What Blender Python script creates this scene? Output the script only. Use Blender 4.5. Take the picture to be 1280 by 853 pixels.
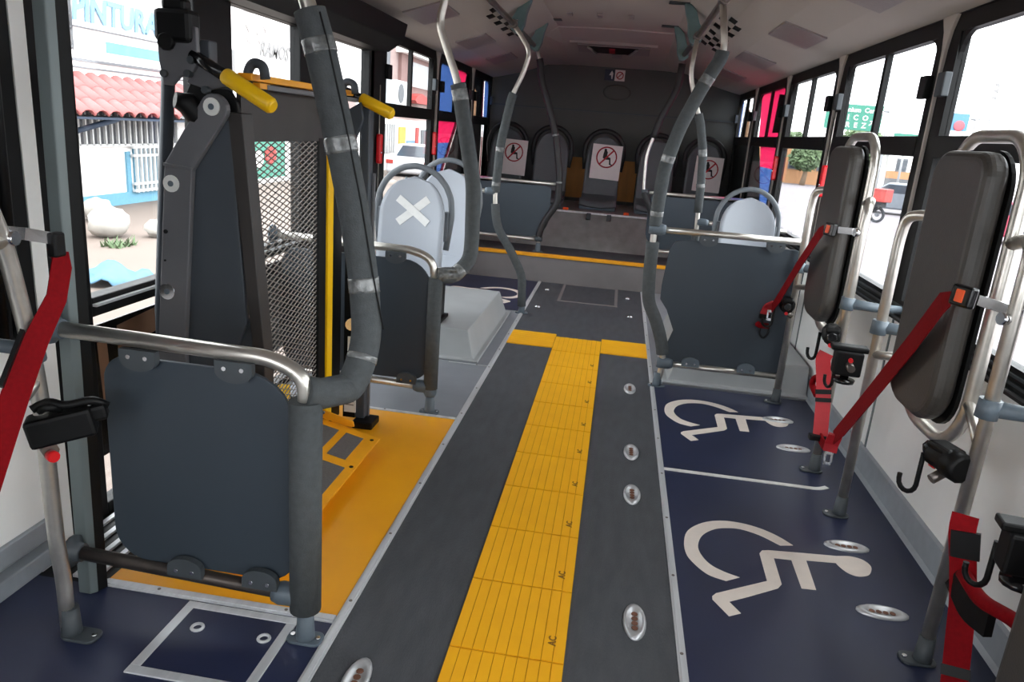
import bpy, bmesh, math, random
from mathutils import Vector, Matrix
random.seed(7)
S = bpy.context.scene
for o in list(bpy.data.objects): bpy.data.objects.remove(o, do_unlink=True)
COL = S.collection
# ------------------------------------------------------------------ camera
cam = bpy.data.cameras.new('camera'); co = bpy.data.objects.new('camera', cam); COL.objects.link(co)
yaw, pit, rol = [math.radians(a) for a in (-7.085, 15.883, 4.579)]
fw = Vector((math.sin(yaw)*math.cos(pit), math.cos(yaw)*math.cos(pit), -math.sin(pit)))
ri = Vector((math.cos(yaw), -math.sin(yaw), 0)); up = ri.cross(fw)
r2 = math.cos(rol)*ri + math.sin(rol)*up; u2 = -math.sin(rol)*ri + math.cos(rol)*up
co.matrix_world = Matrix(((r2.x, u2.x, -fw.x, 0), (r2.y, u2.y, -fw.y, 0), (r2.z, u2.z, -fw.z, 1.2), (0, 0, 0, 1)))
cam.sensor_width = 36; cam.lens = 930.4/1280*36; cam.clip_start = .02; cam.clip_end = 400
S.camera = co
# ------------------------------------------------------------------ light and exposure
w = bpy.data.worlds.new('world'); S.world = w; w.use_nodes = True
wn = w.node_tree.nodes; bg = wn['Background']
tc = wn.new('ShaderNodeTexCoord'); nz = wn.new('ShaderNodeTexNoise'); nz.inputs['Scale'].default_value = 1.6; nz.inputs['Detail'].default_value = 4
rp = wn.new('ShaderNodeValToRGB'); rp.color_ramp.elements[0].color = (.88, .92, 1, 1); rp.color_ramp.elements[1].color = (1, .99, .97, 1)
w.node_tree.links.new(tc.outputs['Generated'], nz.inputs['Vector']); w.node_tree.links.new(nz.outputs['Fac'], rp.inputs['Fac'])
w.node_tree.links.new(rp.outputs['Color'], bg.inputs['Color'])
bg.inputs['Strength'].default_value = 2.6
sun = bpy.data.lights.new('sun_behind_cloud', 'SUN'); sun.energy = 1.2; sun.angle = math.radians(40); sun.color = (1, .96, .9)
so = bpy.data.objects.new('sun_behind_cloud', sun); COL.objects.link(so); so.rotation_euler = (math.radians(24), math.radians(14), 0); so.location = (0, 0, 12)
S.view_settings.view_transform = 'Standard'; S.view_settings.look = 'None'; S.view_settings.gamma = 1
S.view_settings.exposure = 1.6; S.view_settings.use_curve_mapping = False

# ------------------------------------------------------------------ materials
def lin(c): return tuple((v/255/12.92 if v/255 <= .04045 else ((v/255+.055)/1.055)**2.4) for v in c)
MATS = {}
FULL = {'tactile', 'tactile_groove', 'yellow_floor', 'lift_yellow', 'lift_amber', 'symbol', 'white_wall', 'white_label', 'plaster', 'alu', 'base_grey', 'chrome', 'steel', 'anchor_metal', 'film_red', 'film_blue', 'film_white', 'paper', 'masking', 'red_plastic', 'orange', 'wood'}   # light paints keep their full albedo
def mat(name, rgb, rough=.5, metal=0, var=.08, scale=30, bump=0, bscale=200, spec=.5, stretch=None, coat=0):
    m = bpy.data.materials.new(name); m.use_nodes = True; n = m.node_tree.nodes; l = m.node_tree.links
    p = n['Principled BSDF']; c = lin(rgb) if name in FULL else tuple(.8*q for q in lin(rgb))
    p.inputs['Roughness'].default_value = rough; p.inputs['Metallic'].default_value = metal
    p.inputs['Specular IOR Level'].default_value = spec; p.inputs['Coat Weight'].default_value = coat
    t = n.new('ShaderNodeTexCoord'); mp = n.new('ShaderNodeMapping')
    l.new(t.outputs['Object'], mp.inputs['Vector'])
    if stretch: mp.inputs['Scale'].default_value = stretch
    z = n.new('ShaderNodeTexNoise'); z.inputs['Scale'].default_value = scale; z.inputs['Detail'].default_value = 5
    l.new(mp.outputs['Vector'], z.inputs['Vector'])
    r = n.new('ShaderNodeValToRGB')
    r.color_ramp.elements[0].position = .3; r.color_ramp.elements[1].position = .7
    r.color_ramp.elements[0].color = tuple(max(0, v*(1-var)) for v in c)+(1,)
    r.color_ramp.elements[1].color = tuple(min(1, v*(1+var)) for v in c)+(1,)
    l.new(z.outputs['Fac'], r.inputs['Fac']); l.new(r.outputs['Color'], p.inputs['Base Color'])
    if bump:
        b = n.new('ShaderNodeBump'); b.inputs['Strength'].default_value = bump; b.inputs['Distance'].default_value = .004
        z2 = n.new('ShaderNodeTexNoise'); z2.inputs['Scale'].default_value = bscale; z2.inputs['Detail'].default_value = 3
        l.new(mp.outputs['Vector'], z2.inputs['Vector']); l.new(z2.outputs['Fac'], b.inputs['Height']); l.new(b.outputs['Normal'], p.inputs['Normal'])
    MATS[name] = m; return m
mat('aisle', (80, 82, 87), .62, var=.16, scale=14, bump=.5, bscale=160, stretch=(2, .5, 1))
mat('blue_floor', (42, 49, 80), .38, var=.12, scale=4, bump=.08, bscale=350)
mat('yellow_floor', (255, 172, 18), .45, var=.05, scale=6, bump=.05)
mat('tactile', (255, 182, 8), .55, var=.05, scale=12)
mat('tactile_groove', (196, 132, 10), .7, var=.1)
mat('ink', (150, 100, 26), .7)
mat('grey_floor', (150, 153, 160), .55, var=.06, scale=8)
mat('grey_plastic', (186, 189, 190), .5, var=.04, scale=6)
mat('step_grey', (138, 131, 131), .6, var=.08, scale=6)
mat('bench_vinyl', (150, 148, 146), .6, var=.14, scale=12, bump=.25, bscale=80)
mat('alu', (214, 215, 218), .4, .3, var=.12, scale=40, bump=.1, stretch=(1, .05, 1))
mat('steel', (205, 200, 192), .32, .85, var=.1, scale=25, bump=.03)
mat('rail_dark', (92, 84, 80), .4, .7, var=.2, scale=14)
mat('steel_dark', (140, 132, 126), .36, .85, var=.2, scale=14)
mat('anchor_metal', (205, 206, 208), .35, .6, var=.08)
mat('chrome', (225, 225, 228), .14, 1, var=.03)
mat('foam', (88, 92, 94), .88, var=.1, scale=60, bump=.35, bscale=260, spec=.25)
mat('foam_dark', (36, 34, 36), .55, var=.12, scale=40, bump=.15)
mat('tape', (122, 124, 124), .22, var=.45, scale=45, bump=.7, bscale=60, coat=.3)
mat('clamp', (100, 112, 122), .5, var=.06, bump=.1)
mat('clamp_dark', (72, 78, 83), .5, var=.06)
mat('panel', (56, 66, 76), .5, var=.04, scale=5, bump=.06, bscale=500)
mat('black', (14, 14, 15), .5, var=.2, spec=.25)
mat('black_gloss', (20, 20, 22), .22, var=.1)
mat('seam', (20, 20, 22), .8)
mat('white_wall', (244, 243, 240), .45, var=.04, scale=3)
mat('post_grey', (126, 136, 137), .4, .2, var=.06, scale=4)
mat('base_grey', (158, 164, 170), .45, .2, var=.05)
mat('ceiling', (198, 189, 181), .6, var=.03, scale=2)
mat('lamp_lens', (160, 148, 148), .35, var=.06, scale=60, bump=.2)
mat('rear_wall', (88, 90, 87), .62, var=.06, scale=3)
mat('wood', (190, 126, 60), .6, var=.15, scale=20, stretch=(1, 1, .15))
mat('teal', (110, 138, 140), .5, var=.06)
mat('pad', (74, 70, 66), .42, var=.06, scale=40, bump=.12, bscale=240)
mat('red', (140, 2, 14), .75, var=.1, scale=120, bump=.2, bscale=600, spec=.15)
mat('red_bright', (205, 34, 46), .5, var=.08, bump=.1)
mat('red_plastic', (222, 24, 34), .35, var=.04)
mat('orange', (255, 92, 30), .4, var=.04)
mat('lift_dark', (70, 76, 84), .5, var=.06, scale=4, spec=.4)
mat('lift_grey', (114, 114, 118), .48, .1, var=.06, scale=6)
mat('lift_brown', (48, 42, 40), .5, var=.2, scale=9)
mat('lift_yellow', (250, 196, 14), .38, var=.06, scale=12)
mat('lift_amber', (250, 168, 22), .45, var=.08, scale=12)
mat('mesh_wire', (150, 142, 136), .5, .4, var=.1)
mat('grip_grey', (112, 106, 104), .85, var=.15, scale=120, bump=.4, bscale=500)
mat('white_label', (232, 232, 228), .5, var=.03)
mat('label_red', (226, 78, 50), .5)
mat('seat', (186, 192, 202), .42, var=.03, scale=5)
mat('seat_grab', (118, 124, 130), .5, var=.05)
mat('seat_dark', (100, 104, 108), .5, var=.04)
mat('masking', (230, 230, 228), .7, var=.05)
mat('paper', (232, 222, 220), .7, var=.02)
mat('sign_red', (190, 30, 46), .6)
mat('sign_blue', (24, 28, 62), .5)
mat('symbol', (236, 224, 214), .55, var=.03)
mat('film_red', (216, 34, 84), .5); mat('film_blue', (62, 92, 152), .5); mat('film_black', (26, 27, 32), .4)
mat('film_tan', (168, 132, 104), .6); mat('film_white', (240, 236, 236), .5); mat('film_maroon', (96, 16, 40), .5)
mat('door_film', (26, 22, 20), .25, var=.5, scale=6)
mat('tan', (158, 118, 90), .6, var=.05)
# outdoors
mat('sidewalk', (122, 109, 101), .9, var=.07, scale=.6); mat('road', (122, 116, 120), .9, var=.05, scale=.4)
mat('wall_stain', (176, 168, 166), .9, var=.25, scale=6)
mat('plaster', (244, 242, 240), .9, var=.03, scale=.8); mat('cyan_paint', (104, 156, 180), .8); mat('letter_blue', (122, 168, 198), .8)
mat('roof_red', (176, 100, 98), .8, var=.08, scale=4); mat('dark_blue', (44, 58, 78), .7); mat('white_metal', (212, 212, 212), .5)
mat('shade_grey', (104, 106, 110), .9); mat('pink_plaster', (160, 138, 134), .9, var=.04, scale=.5); mat('brick_pink', (138, 108, 104), .9, var=.08, scale=3)
mat('sack', (176, 172, 166), .9, var=.04); mat('cloth_blue', (84, 122, 148), .8, var=.12, scale=3); mat('leaf', (96, 116, 82), .8, var=.3, scale=2)
mat('trunk', (130, 110, 90), .9); mat('sign_green', (58, 132, 112), .6); mat('letter_grey', (138, 136, 136), .8)
mat('car_silver', (120, 126, 134), .3, .3); mat('car_pink', (160, 60, 80), .3, .1); mat('car_white', (190, 190, 194), .3); mat('car_red', (130, 40, 58), .3, .1)
mat('car_glass', (60, 66, 74), .1); mat('tyre', (40, 42, 46), .8); mat('box_red', (170, 62, 56), .6); mat('shirt_blue', (60, 96, 140), .8)
mat('helmet', (214, 224, 70), .4); mat('skin', (190, 140, 115), .6); mat('orange_wall', (176, 130, 92), .8); mat('pole_grey', (150, 152, 154), .7)
mat('shop_yellow', (190, 156, 60), .7); mat('shop_red', (170, 54, 48), .7); mat('shop_blue', (104, 138, 164), .7)
mat('sign_blue_light', (84, 132, 164), .6); mat('sign_pink', (176, 88, 98), .6)
def glassmat():
    m = bpy.data.materials.new('window_glass'); m.use_nodes = True; n = m.node_tree.nodes; l = m.node_tree.links
    n.remove(n['Principled BSDF']); out = n['Material Output']
    t = n.new('ShaderNodeBsdfTransparent'); t.inputs['Color'].default_value = (.93, .95, .95, 1)
    g = n.new('ShaderNodeBsdfGlossy'); g.inputs['Roughness'].default_value = .03
    lw = n.new('ShaderNodeLayerWeight'); lw.inputs['Blend'].default_value = .5
    pw = n.new('ShaderNodeMath'); pw.operation = 'POWER'; pw.inputs[1].default_value = 5; l.new(lw.outputs['Facing'], pw.inputs[0])
    ml = n.new('ShaderNodeMath'); ml.operation = 'MULTIPLY_ADD'; ml.inputs[1].default_value = .5; ml.inputs[2].default_value = .025; l.new(pw.outputs[0], ml.inputs[0])
    mx = n.new('ShaderNodeMixShader'); l.new(ml.outputs[0], mx.inputs[0]); l.new(t.outputs[0], mx.inputs[1]); l.new(g.outputs[0], mx.inputs[2])
    l.new(mx.outputs[0], out.inputs['Surface']); MATS['glass'] = m
glassmat()
def film(name):          # coloured window film: some of the daylight shines through it
    m = MATS[name]; n = m.node_tree.nodes; l = m.node_tree.links; p = n['Principled BSDF']; out = n['Material Output']
    src = p.inputs['Base Color'].links[0].from_socket
    t = n.new('ShaderNodeBsdfTranslucent'); l.new(src, t.inputs['Color'])
    mx = n.new('ShaderNodeMixShader'); mx.inputs[0].default_value = .5
    l.new(p.outputs[0], mx.inputs[1]); l.new(t.outputs[0], mx.inputs[2]); l.new(mx.outputs[0], out.inputs['Surface'])
for f in ('film_red', 'film_blue', 'film_white', 'film_maroon', 'film_tan'): film(f)

# ------------------------------------------------------------------ mesh helpers (world coordinates; build() moves them to the parent's origin)
def V(*a): return Vector(a)
def rrect(w, h, r, n=5, cx=0, cy=0, rs=None):
    pts = []
    rs = rs or (r, r, r, r)
    for k, (sx, sy, a0) in enumerate(((1, 1, 0), (-1, 1, 90), (-1, -1, 180), (1, -1, 270))):
        rr = rs[k]
        for i in range(n+1):
            a = math.radians(a0+90*i/n); pts.append((cx+sx*(w/2-rr)+rr*math.cos(a), cy+sy*(h/2-rr)+rr*math.sin(a)))
    return pts
def fillet(path, r, n=5):
    P = [Vector(p) for p in path]; out = [P[0]]
    for i in range(1, len(P)-1):
        a, b, c = P[i-1], P[i], P[i+1]; d1 = a-b; d2 = c-b
        t = min(r, d1.length*.48, d2.length*.48); p1 = b+d1.normalized()*t; p2 = b+d2.normalized()*t
        for k in range(n+1):
            s = k/n; out.append((1-s)**2*p1+2*s*(1-s)*b+s*s*p2)
    out.append(P[-1]); return out
class B:
    def __init__(s): s.v = []; s.f = []; s.sm = []
    def add(s, vs, fs, smooth=False):
        k = len(s.v); s.v += [Vector(v) for v in vs]
        for f in fs: s.f.append([i+k for i in f]); s.sm.append(smooth)
        return s
    def box(s, a, b):
        x0, y0, z0 = a; x1, y1, z1 = b
        return s.add([(x0,y0,z0),(x1,y0,z0),(x1,y1,z0),(x0,y1,z0),(x0,y0,z1),(x1,y0,z1),(x1,y1,z1),(x0,y1,z1)],
                     [(0,3,2,1),(4,5,6,7),(0,1,5,4),(1,2,6,5),(2,3,7,6),(3,0,4,7)])
    def obox(s, c, size, M=None):
        M = M or Matrix.Identity(3); h = Vector(size)/2; c = Vector(c)
        vs = [c+M @ Vector((i*h.x, j*h.y, k*h.z)) for k in (-1, 1) for i, j in ((-1,-1),(1,-1),(1,1),(-1,1))]
        return s.add(vs, [(0,3,2,1),(4,5,6,7),(0,1,5,4),(1,2,6,5),(2,3,7,6),(3,0,4,7)])
    def tube(s, path, r, n=12, fil=0, closed=False, caps=True):
        P = [Vector(p) for p in path]
        if fil and not closed: P = fillet(P, fil)
        m = len(P); R = r if isinstance(r, (list, tuple)) else [r]*m
        T = []
        for i in range(m):
            a = P[(i-1) % m] if (closed or i) else P[i]; b = P[(i+1) % m] if (closed or i < m-1) else P[i]
            T.append((b-a).normalized())
        nr = T[0].orthogonal().normalized(); rings = []
        for i in range(m):
            nr = (nr-T[i]*nr.dot(T[i])).normalized(); bn = T[i].cross(nr)
            rings.append([P[i]+R[i]*(math.cos(2*math.pi*k/n)*nr+math.sin(2*math.pi*k/n)*bn) for k in range(n)])
        base = len(s.v); s.v += [v for g in rings for v in g]
        for i in range(m if closed else m-1):
            j = (i+1) % m
            off = 0
            if closed and j == 0:
                off = min(range(n), key=lambda q: (rings[0][q]-rings[i][0]).length)
            for k in range(n):
                s.f.append([base+i*n+k, base+i*n+(k+1) % n, base+j*n+(k+1+off) % n, base+j*n+(k+off) % n]); s.sm.append(True)
        if caps and not closed:
            s.f.append([base+k for k in range(n)][::-1]); s.sm.append(False)
            s.f.append([base+(m-1)*n+k for k in range(n)]); s.sm.append(False)
        return s
    def cyl(s, a, b, r, n=14): return s.tube([a, b], r, n)
    def prism(s, poly, ax, a, b):      # poly in the two other axes (in x,y,z order), extruded along ax from a to b
        def P(u, v, t): q = [u, v]; q.insert(ax, t); return q
        n = len(poly); vs = [P(u, v, a) for u, v in poly]+[P(u, v, b) for u, v in poly]
        fs = [list(range(n))[::-1], list(range(n, 2*n))]+[[i, (i+1) % n, n+(i+1) % n, n+i] for i in range(n)]
        return s.add(vs, fs)
    def ribbon(s, path, side, wid, th=.003, fil=0):
        P = fillet(path, fil) if fil else [Vector(p) for p in path]
        m = len(P); vs = []
        for i in range(m):
            t = (P[min(i+1, m-1)]-P[max(i-1, 0)]).normalized(); sd = Vector(side); sd = (sd-t*sd.dot(t)).normalized(); nn = t.cross(sd)
            W = wid[i] if isinstance(wid, (list, tuple)) else wid
            vs += [P[i]+sd*W/2+nn*th/2, P[i]-sd*W/2+nn*th/2, P[i]-sd*W/2-nn*th/2, P[i]+sd*W/2-nn*th/2]
        fs = [[4*i+k, 4*i+(k+1) % 4, 4*i+4+(k+1) % 4, 4*i+4+k] for i in range(m-1) for k in range(4)]+[[3, 2, 1, 0], [4*m-4, 4*m-3, 4*m-2, 4*m-1]]
        return s.add(vs, fs)
    def ball(s, c, r, n=12, m=8):
        c = Vector(c); r = Vector(r) if not isinstance(r, (int, float)) else Vector((r, r, r)); vs = [c+V(0, 0, r.z)]
        for i in range(1, m):
            for k in range(n):
                a = math.pi*i/m; p = 2*math.pi*k/n; vs.append(c+V(r.x*math.sin(a)*math.cos(p), r.y*math.sin(a)*math.sin(p), r.z*math.cos(a)))
        vs.append(c-V(0, 0, r.z)); fs = []
        for k in range(n):
            fs.append([0, 1+k, 1+(k+1) % n]); fs.append([len(vs)-1, 1+(m-2)*n+(k+1) % n, 1+(m-2)*n+k])
            for i in range(m-2): fs.append([1+i*n+k, 1+(i+1)*n+k, 1+(i+1)*n+(k+1) % n, 1+i*n+(k+1) % n])
        return s.add(vs, fs, True)
    def grid(s, fn, nu, nv, smooth=True):
        vs = [fn(i/nu, j/nv) for j in range(nv+1) for i in range(nu+1)]
        return s.add(vs, [[j*(nu+1)+i, j*(nu+1)+i+1, (j+1)*(nu+1)+i+1, (j+1)*(nu+1)+i] for j in range(nv) for i in range(nu)], smooth)
    def build(s, name, m, parent=None, bevel=0, solid=0, fix=True, seg=2):
        org = Vector(parent['org']) if parent else Vector((0, 0, 0))
        me = bpy.data.meshes.new(name); me.from_pydata([v-org for v in s.v], [], s.f)
        for p, q in zip(me.polygons, s.sm): p.use_smooth = q
        if fix:
            b = bmesh.new(); b.from_mesh(me); bmesh.ops.recalc_face_normals(b, faces=b.faces); b.to_mesh(me); b.free()
        me.materials.append(MATS[m] if isinstance(m, str) else m)
        o = bpy.data.objects.new(name, me); COL.objects.link(o); o['org'] = list(org) if parent else [0, 0, 0]
        if parent: o.parent = parent
        if bevel:
            d = o.modifiers.new('bevel', 'BEVEL'); d.width = bevel; d.segments = seg; d.limit_method = 'ANGLE'; d.angle_limit = math.radians(40)
        if solid:
            d = o.modifiers.new('solid', 'SOLIDIFY'); d.thickness = solid; d.offset = 0
        return o
def tag(o, label, cat=None, group=None, kind=None):
    o['label'] = label
    if cat: o['category'] = cat
    if group: o['group'] = group
    if kind: o['kind'] = kind
    return o
def thing(name, label, cat, loc, group=None, kind=None):
    o = bpy.data.objects.new(name, None); o.empty_display_size = .05; COL.objects.link(o); o.location = loc; o['org'] = list(loc)
    return tag(o, label, cat, group, kind)
def copy_tree(o, parent=None, d=None):
    c = o.copy(); COL.objects.link(c); c.parent = parent
    if parent is None and d is not None: c.location = Vector(o.location)+Vector(d)
    for ch in [q for q in bpy.data.objects if q.parent == o]: copy_tree(ch, c)
    return c
def text(name, body, size, M, m, parent, ext=.001, shear=0, bold=0):
    cu = bpy.data.curves.new(name, 'FONT'); cu.body = body; cu.size = size; cu.extrude = ext; cu.align_x = 'CENTER'; cu.align_y = 'CENTER'; cu.shear = shear; cu.offset = bold; cu.resolution_u = 2
    t = bpy.data.objects.new(name+'_tmp', cu); COL.objects.link(t); dg = bpy.context.evaluated_depsgraph_get(); dg.update()
    me = bpy.data.meshes.new_from_object(t.evaluated_get(dg)); bpy.data.objects.remove(t, do_unlink=True)
    org = Vector(parent['org']); me.transform(Matrix.Translation(-org) @ M); me.materials.clear(); me.materials.append(MATS[m])
    o = bpy.data.objects.new(name, me); COL.objects.link(o); o.parent = parent; o['org'] = list(org); return o
def frame(o, x, y):     # matrix from a text plane: origin o, text right x, text up y
    x = Vector(x).normalized(); y = Vector(y).normalized(); z = x.cross(y); o = Vector(o)
    return Matrix(((x.x, y.x, z.x, o.x), (x.y, y.y, z.y, o.y), (x.z, y.z, z.z, o.z), (0, 0, 0, 1)))

LW, RW, Y0, Y1 = -1.405, 1.078, -2.3, 8.05       # side walls, front and rear end of the cabin
# ================================================================== FLOOR
fl = B().box((LW-.03, Y0, -.09), (RW+.03, 6.06, -.012)).build('floor', 'black'); tag(fl, 'bus floor of dark aisle rubber, blue bays and yellow tactile strip', kind='structure')
B().box((-.553, Y0, -.012), (.27, 6.06, 0)).build('aisle_rubber', 'aisle', fl)
blue_r = B().box((.287, Y0, -.012), (RW, 3.70, 0)).build('blue_vinyl', 'blue_floor', fl)
blue_l = B().box((LW, Y0, -.012), (-.567, 1.50, 0)).build('blue_vinyl', 'blue_floor', fl)
B().box((LW, 1.50, -.012), (-1.19, 2.885, -.004)).build('threshold', 'black', fl)
for k in range(4): B().box((LW+.02+.05*k, 1.52, -.006), (LW+.035+.05*k, 2.88, .004)).build('threshold_rib', 'alu', fl)
B().box((-1.19, 1.53, -.012), (-.567, 2.885, 0)).build('yellow_vinyl', 'yellow_floor', fl)
B().box((LW, 2.91, -.012), (-.567, 4.95, 0)).build('grey_vinyl', 'grey_floor', fl)
blue_b = B().box((LW, 4.96, -.012), (-.567, 6.06, 0)).build('blue_vinyl', 'blue_floor', fl)
B().box((.287, 3.72, -.012), (RW, 6.06, 0)).build('grey_vinyl', 'grey_floor', fl)
def strip(a, b, wd, z=.006, name='edge_trim'):
    a = V(*a, 0); b = V(*b, 0); d = (b-a).normalized(); n = V(-d.y, d.x, 0)*wd/2
    q = B()
    for k, (u, h) in enumerate(((1, z*.55), (.55, z))):
        vs = [a+n*u, a-n*u, b-n*u, b+n*u]; q.add([v+V(0, 0, -.01) for v in vs]+[v+V(0, 0, h) for v in vs], [(0,1,2,3),(4,5,6,7),(0,1,5,4),(1,2,6,5),(2,3,7,6),(3,0,4,7)])
    t = q.build(name, 'alu', fl, bevel=.001)
    L = (b-a).length; k = B()
    for i in range(int(L/.34)+1):
        p = a+d*(.15+i*.34)
        if .15+i*.34 < L-.03: k.cyl(p+V(0, 0, z-.001), p+V(0, 0, z+.0012), .0045, 8)
    k.build('screw', 'steel_dark', t)
strip((-.56, Y0), (-.56, 6.05), .026); strip((.2785, Y0), (.2785, 6.05), .022)
strip((-1.19, 1.515), (-.575, 1.515), .03); strip((LW+.03, 2.897), (-.575, 2.897), .02, .004)
strip((-.78, 3.66), (-.57, 3.66), .008, .002)
q = B().ribbon([(.29, 2.665, .001), (.86, 2.665, .001), (.895, 2.69, .001)], (0, 1, 0), .02, .004, .02); q.build('white_divider', 'white_label', fl)
# tactile tiles: ribbed paving down the aisle and the T bar across it
def tile_mesh(wx, ly, ribs):
    b = B().box((0, 0, 0), (wx, ly, .004)); p = wx/ribs
    for i in range(ribs):
        g = .0012 if i % 2 else .002
        b.box((i*p+g/2, .0015, .004), ((i+1)*p-g/2, ly-.0015, .0062 if i % 2 else .0068))
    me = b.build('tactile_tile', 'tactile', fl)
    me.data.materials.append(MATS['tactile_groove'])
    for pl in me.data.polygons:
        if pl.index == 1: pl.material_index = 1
    return me
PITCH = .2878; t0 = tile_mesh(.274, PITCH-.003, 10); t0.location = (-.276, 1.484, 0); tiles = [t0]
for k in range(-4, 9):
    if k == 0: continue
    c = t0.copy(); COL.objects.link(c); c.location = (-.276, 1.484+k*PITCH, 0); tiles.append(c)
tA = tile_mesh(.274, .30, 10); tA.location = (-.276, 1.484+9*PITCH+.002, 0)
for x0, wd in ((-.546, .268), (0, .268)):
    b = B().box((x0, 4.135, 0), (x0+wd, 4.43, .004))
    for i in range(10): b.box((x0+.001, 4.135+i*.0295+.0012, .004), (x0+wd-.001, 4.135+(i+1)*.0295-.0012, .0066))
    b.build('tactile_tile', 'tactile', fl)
for c in tiles:
    me = text('tile_mark', 'AC', .026, frame((-.035, c.location.y+.075, .0072), (0, 1, 0), (-1, 0, 0)), 'ink', fl, .0002, bold=.0008)
# hatches in the floor
def hatch(x0, x1, y0, y1, fw_, inner, rings, fmat='alu'):
    b = B(); z = .0035
    b.box((x0, y0, -.005), (x1, y0+fw_, z)); b.box((x0, y1-fw_, -.005), (x1, y1, z)); b.box((x0, y0+fw_, -.005), (x0+fw_, y1-fw_, z)); b.box((x1-fw_, y0+fw_, -.005), (x1, y1-fw_, z))
    f = b.build('hatch_frame', fmat, fl, bevel=.0015)
    B().box((x0+fw_, y0+fw_, -.005), (x1-fw_, y1-fw_, .002)).build('hatch_lid', inner, f)
    for (x, y) in rings:
        r = B().tube([(x+.013*math.cos(a*math.pi/8), y+.013*math.sin(a*math.pi/8), .004) for a in range(16)], .004, 6, closed=True).build('latch_ring', 'alu', f)
        B().cyl((x, y, 0), (x, y, .004), .007, 10).build('latch_screw', 'steel_dark', f) if False else None
hatch(-.945, -.655, 1.235, 1.495, .024, 'blue_floor', [(-.872, 1.405), (-.705, 1.405)])
hatch(-.36, .085, 5.40, 6.05, .022, 'aisle', [], 'step_grey')
# lashing anchors: oval chrome cups with slots
def oval(x, y, L, W, rot=0):
    b = B(); n = 20
    def ring(sc, z): return [V(x, y, z)+Matrix.Rotation(rot, 3, 'Z') @ V(W/2*sc*math.cos(2*math.pi*i/n), L/2*sc*math.sin(2*math.pi*i/n), 0) for i in range(n)]
    rs = [ring(1, .0), ring(1, .004), ring(.86, .009), ring(.68, .009), ring(.6, .003)]
    vs = [v for r in rs for v in r]; fs = []
    for j in range(4):
        for i in range(n): fs.append([j*n+i, j*n+(i+1) % n, (j+1)*n+(i+1) % n, (j+1)*n+i])
    fs.append([4*n+i for i in range(n)]); b.add(vs, fs, True)
    o = b.build('lashing_anchor', 'anchor_metal'); c = V(x, y, 0); o.data.transform(Matrix.Translation(-c)); o.location = c; o['org'] = [x, y, 0]
    k = B()
    for i in range(4):
        p = V(x, y, .0034)+Matrix.Rotation(rot, 3, 'Z') @ V(0, (i-1.5)*L*.13, 0); k.cyl(p, p+V(0, 0, .0012), L*.058, 8)
    k.build('slot', 'brass' if 'brass' in MATS else 'steel_dark', o); return o
mat('brass', (140, 96, 76), .5, .4)
for i, y in enumerate((1.693, 2.412, 2.78, 3.561)):
    tag(oval(.166, y, .15, .06), 'oval chrome lashing anchor in the aisle rubber '+('beside the nearer wheelchair sign', 'just ahead of the white bay divider', 'just behind the white bay divider', 'beside the foot of the bulging pole')[i], 'floor anchor', 'lashing anchors in the aisle')
tag(oval(-.452, 1.325, .15, .06), 'oval chrome lashing anchor in the rubber beside the blue hatch bay', 'floor anchor')
for i, (y, lb) in enumerate(((1.904, 'chrome oval anchor in blue floor by the lower side of the nearer wheelchair sign'), (2.25, 'chrome oval anchor in blue floor above the head of the nearer wheelchair sign'), (3.034, 'chrome oval anchor in blue floor below the head of the farther wheelchair sign'), (3.364, 'chrome oval anchor covering the head of the farther wheelchair sign'))):
    tag(oval(.845, y, .14, .062, math.pi/2), lb, 'floor anchor')
for x, y in ((-.475, 5.13), (.175, 5.117), (-.47, 5.75), (.16, 5.72)):
    b = B().cyl((x, y, 0), (x, y, .006), .022, 14); b.ball((x, y, .006), (.018, .018, .01), 10, 6)
    o = b.build('floor_stud', 'chrome'); tag(o, 'small round chrome stud in the dark floor around the rear hatch', 'floor stud', 'round studs in the rear aisle')
# wheelchair signs
RING = [(.672,2.212),(.635,2.257),(.584,2.294),(.522,2.313),(.457,2.309),(.395,2.276),(.344,2.213),(.326,2.14),(.327,2.069),(.346,2.019),(.382,1.97),(.431,1.95),(.473,1.979),(.431,1.997),(.394,2.027),(.372,2.076),(.368,2.127),(.386,2.191),(.423,2.239),(.464,2.263),(.517,2.271),(.576,2.247),(.63,2.2)]
BODY = [(.555,2.132),(.566,2.152),(.586,2.159),(.685,2.171),(.796,2.183),(.841,2.193),(.874,2.183),(.889,2.155),(.884,2.126),(.865,2.094),(.832,2.08),(.807,2.091),(.791,2.118),(.784,2.14),(.694,2.13),(.686,1.972),(.645,1.969),(.648,2.12),(.595,2.117),(.591,1.975),(.576,1.951),(.482,1.885),(.426,1.848),(.451,1.802),(.417,1.781),(.381,1.847),(.382,1.862),(.394,1.879),(.551,1.981)]
def smooth(P, runs, k=5):
    out = []
    for i, p in enumerate(P):
        out.append(p)
        for a, b in runs:
            if a <= i < b:
                p0, p1, p2, p3 = P[max(a, i-1)], P[i], P[i+1], P[min(b, i+2)]
                for j in range(1, k):
                    t = j/k; out.append(tuple(.5*(2*p1[c]+(p2[c]-p0[c])*t+(2*p0[c]-5*p1[c]+4*p2[c]-p3[c])*t*t+(3*p1[c]-p0[c]-3*p2[c]+p3[c])*t**3) for c in (0, 1)))
    return out
RING = smooth(RING, ((0, 11), (12, 22))); BODY = smooth(BODY, ((4, 13),))
def symbol(dy, parent, fx=None):
    for nm, P in (('sign_wheel', RING), ('sign_figure', BODY)):
        P2 = [((fx(x) if fx else x), y+dy) for x, y in P]
        B().prism(P2, 2, .0003, .0016).build(nm, 'symbol', parent)
symbol(0, blue_r); symbol(1.2, blue_r); symbol(3.35, blue_b, lambda x: -.30-x)

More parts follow.
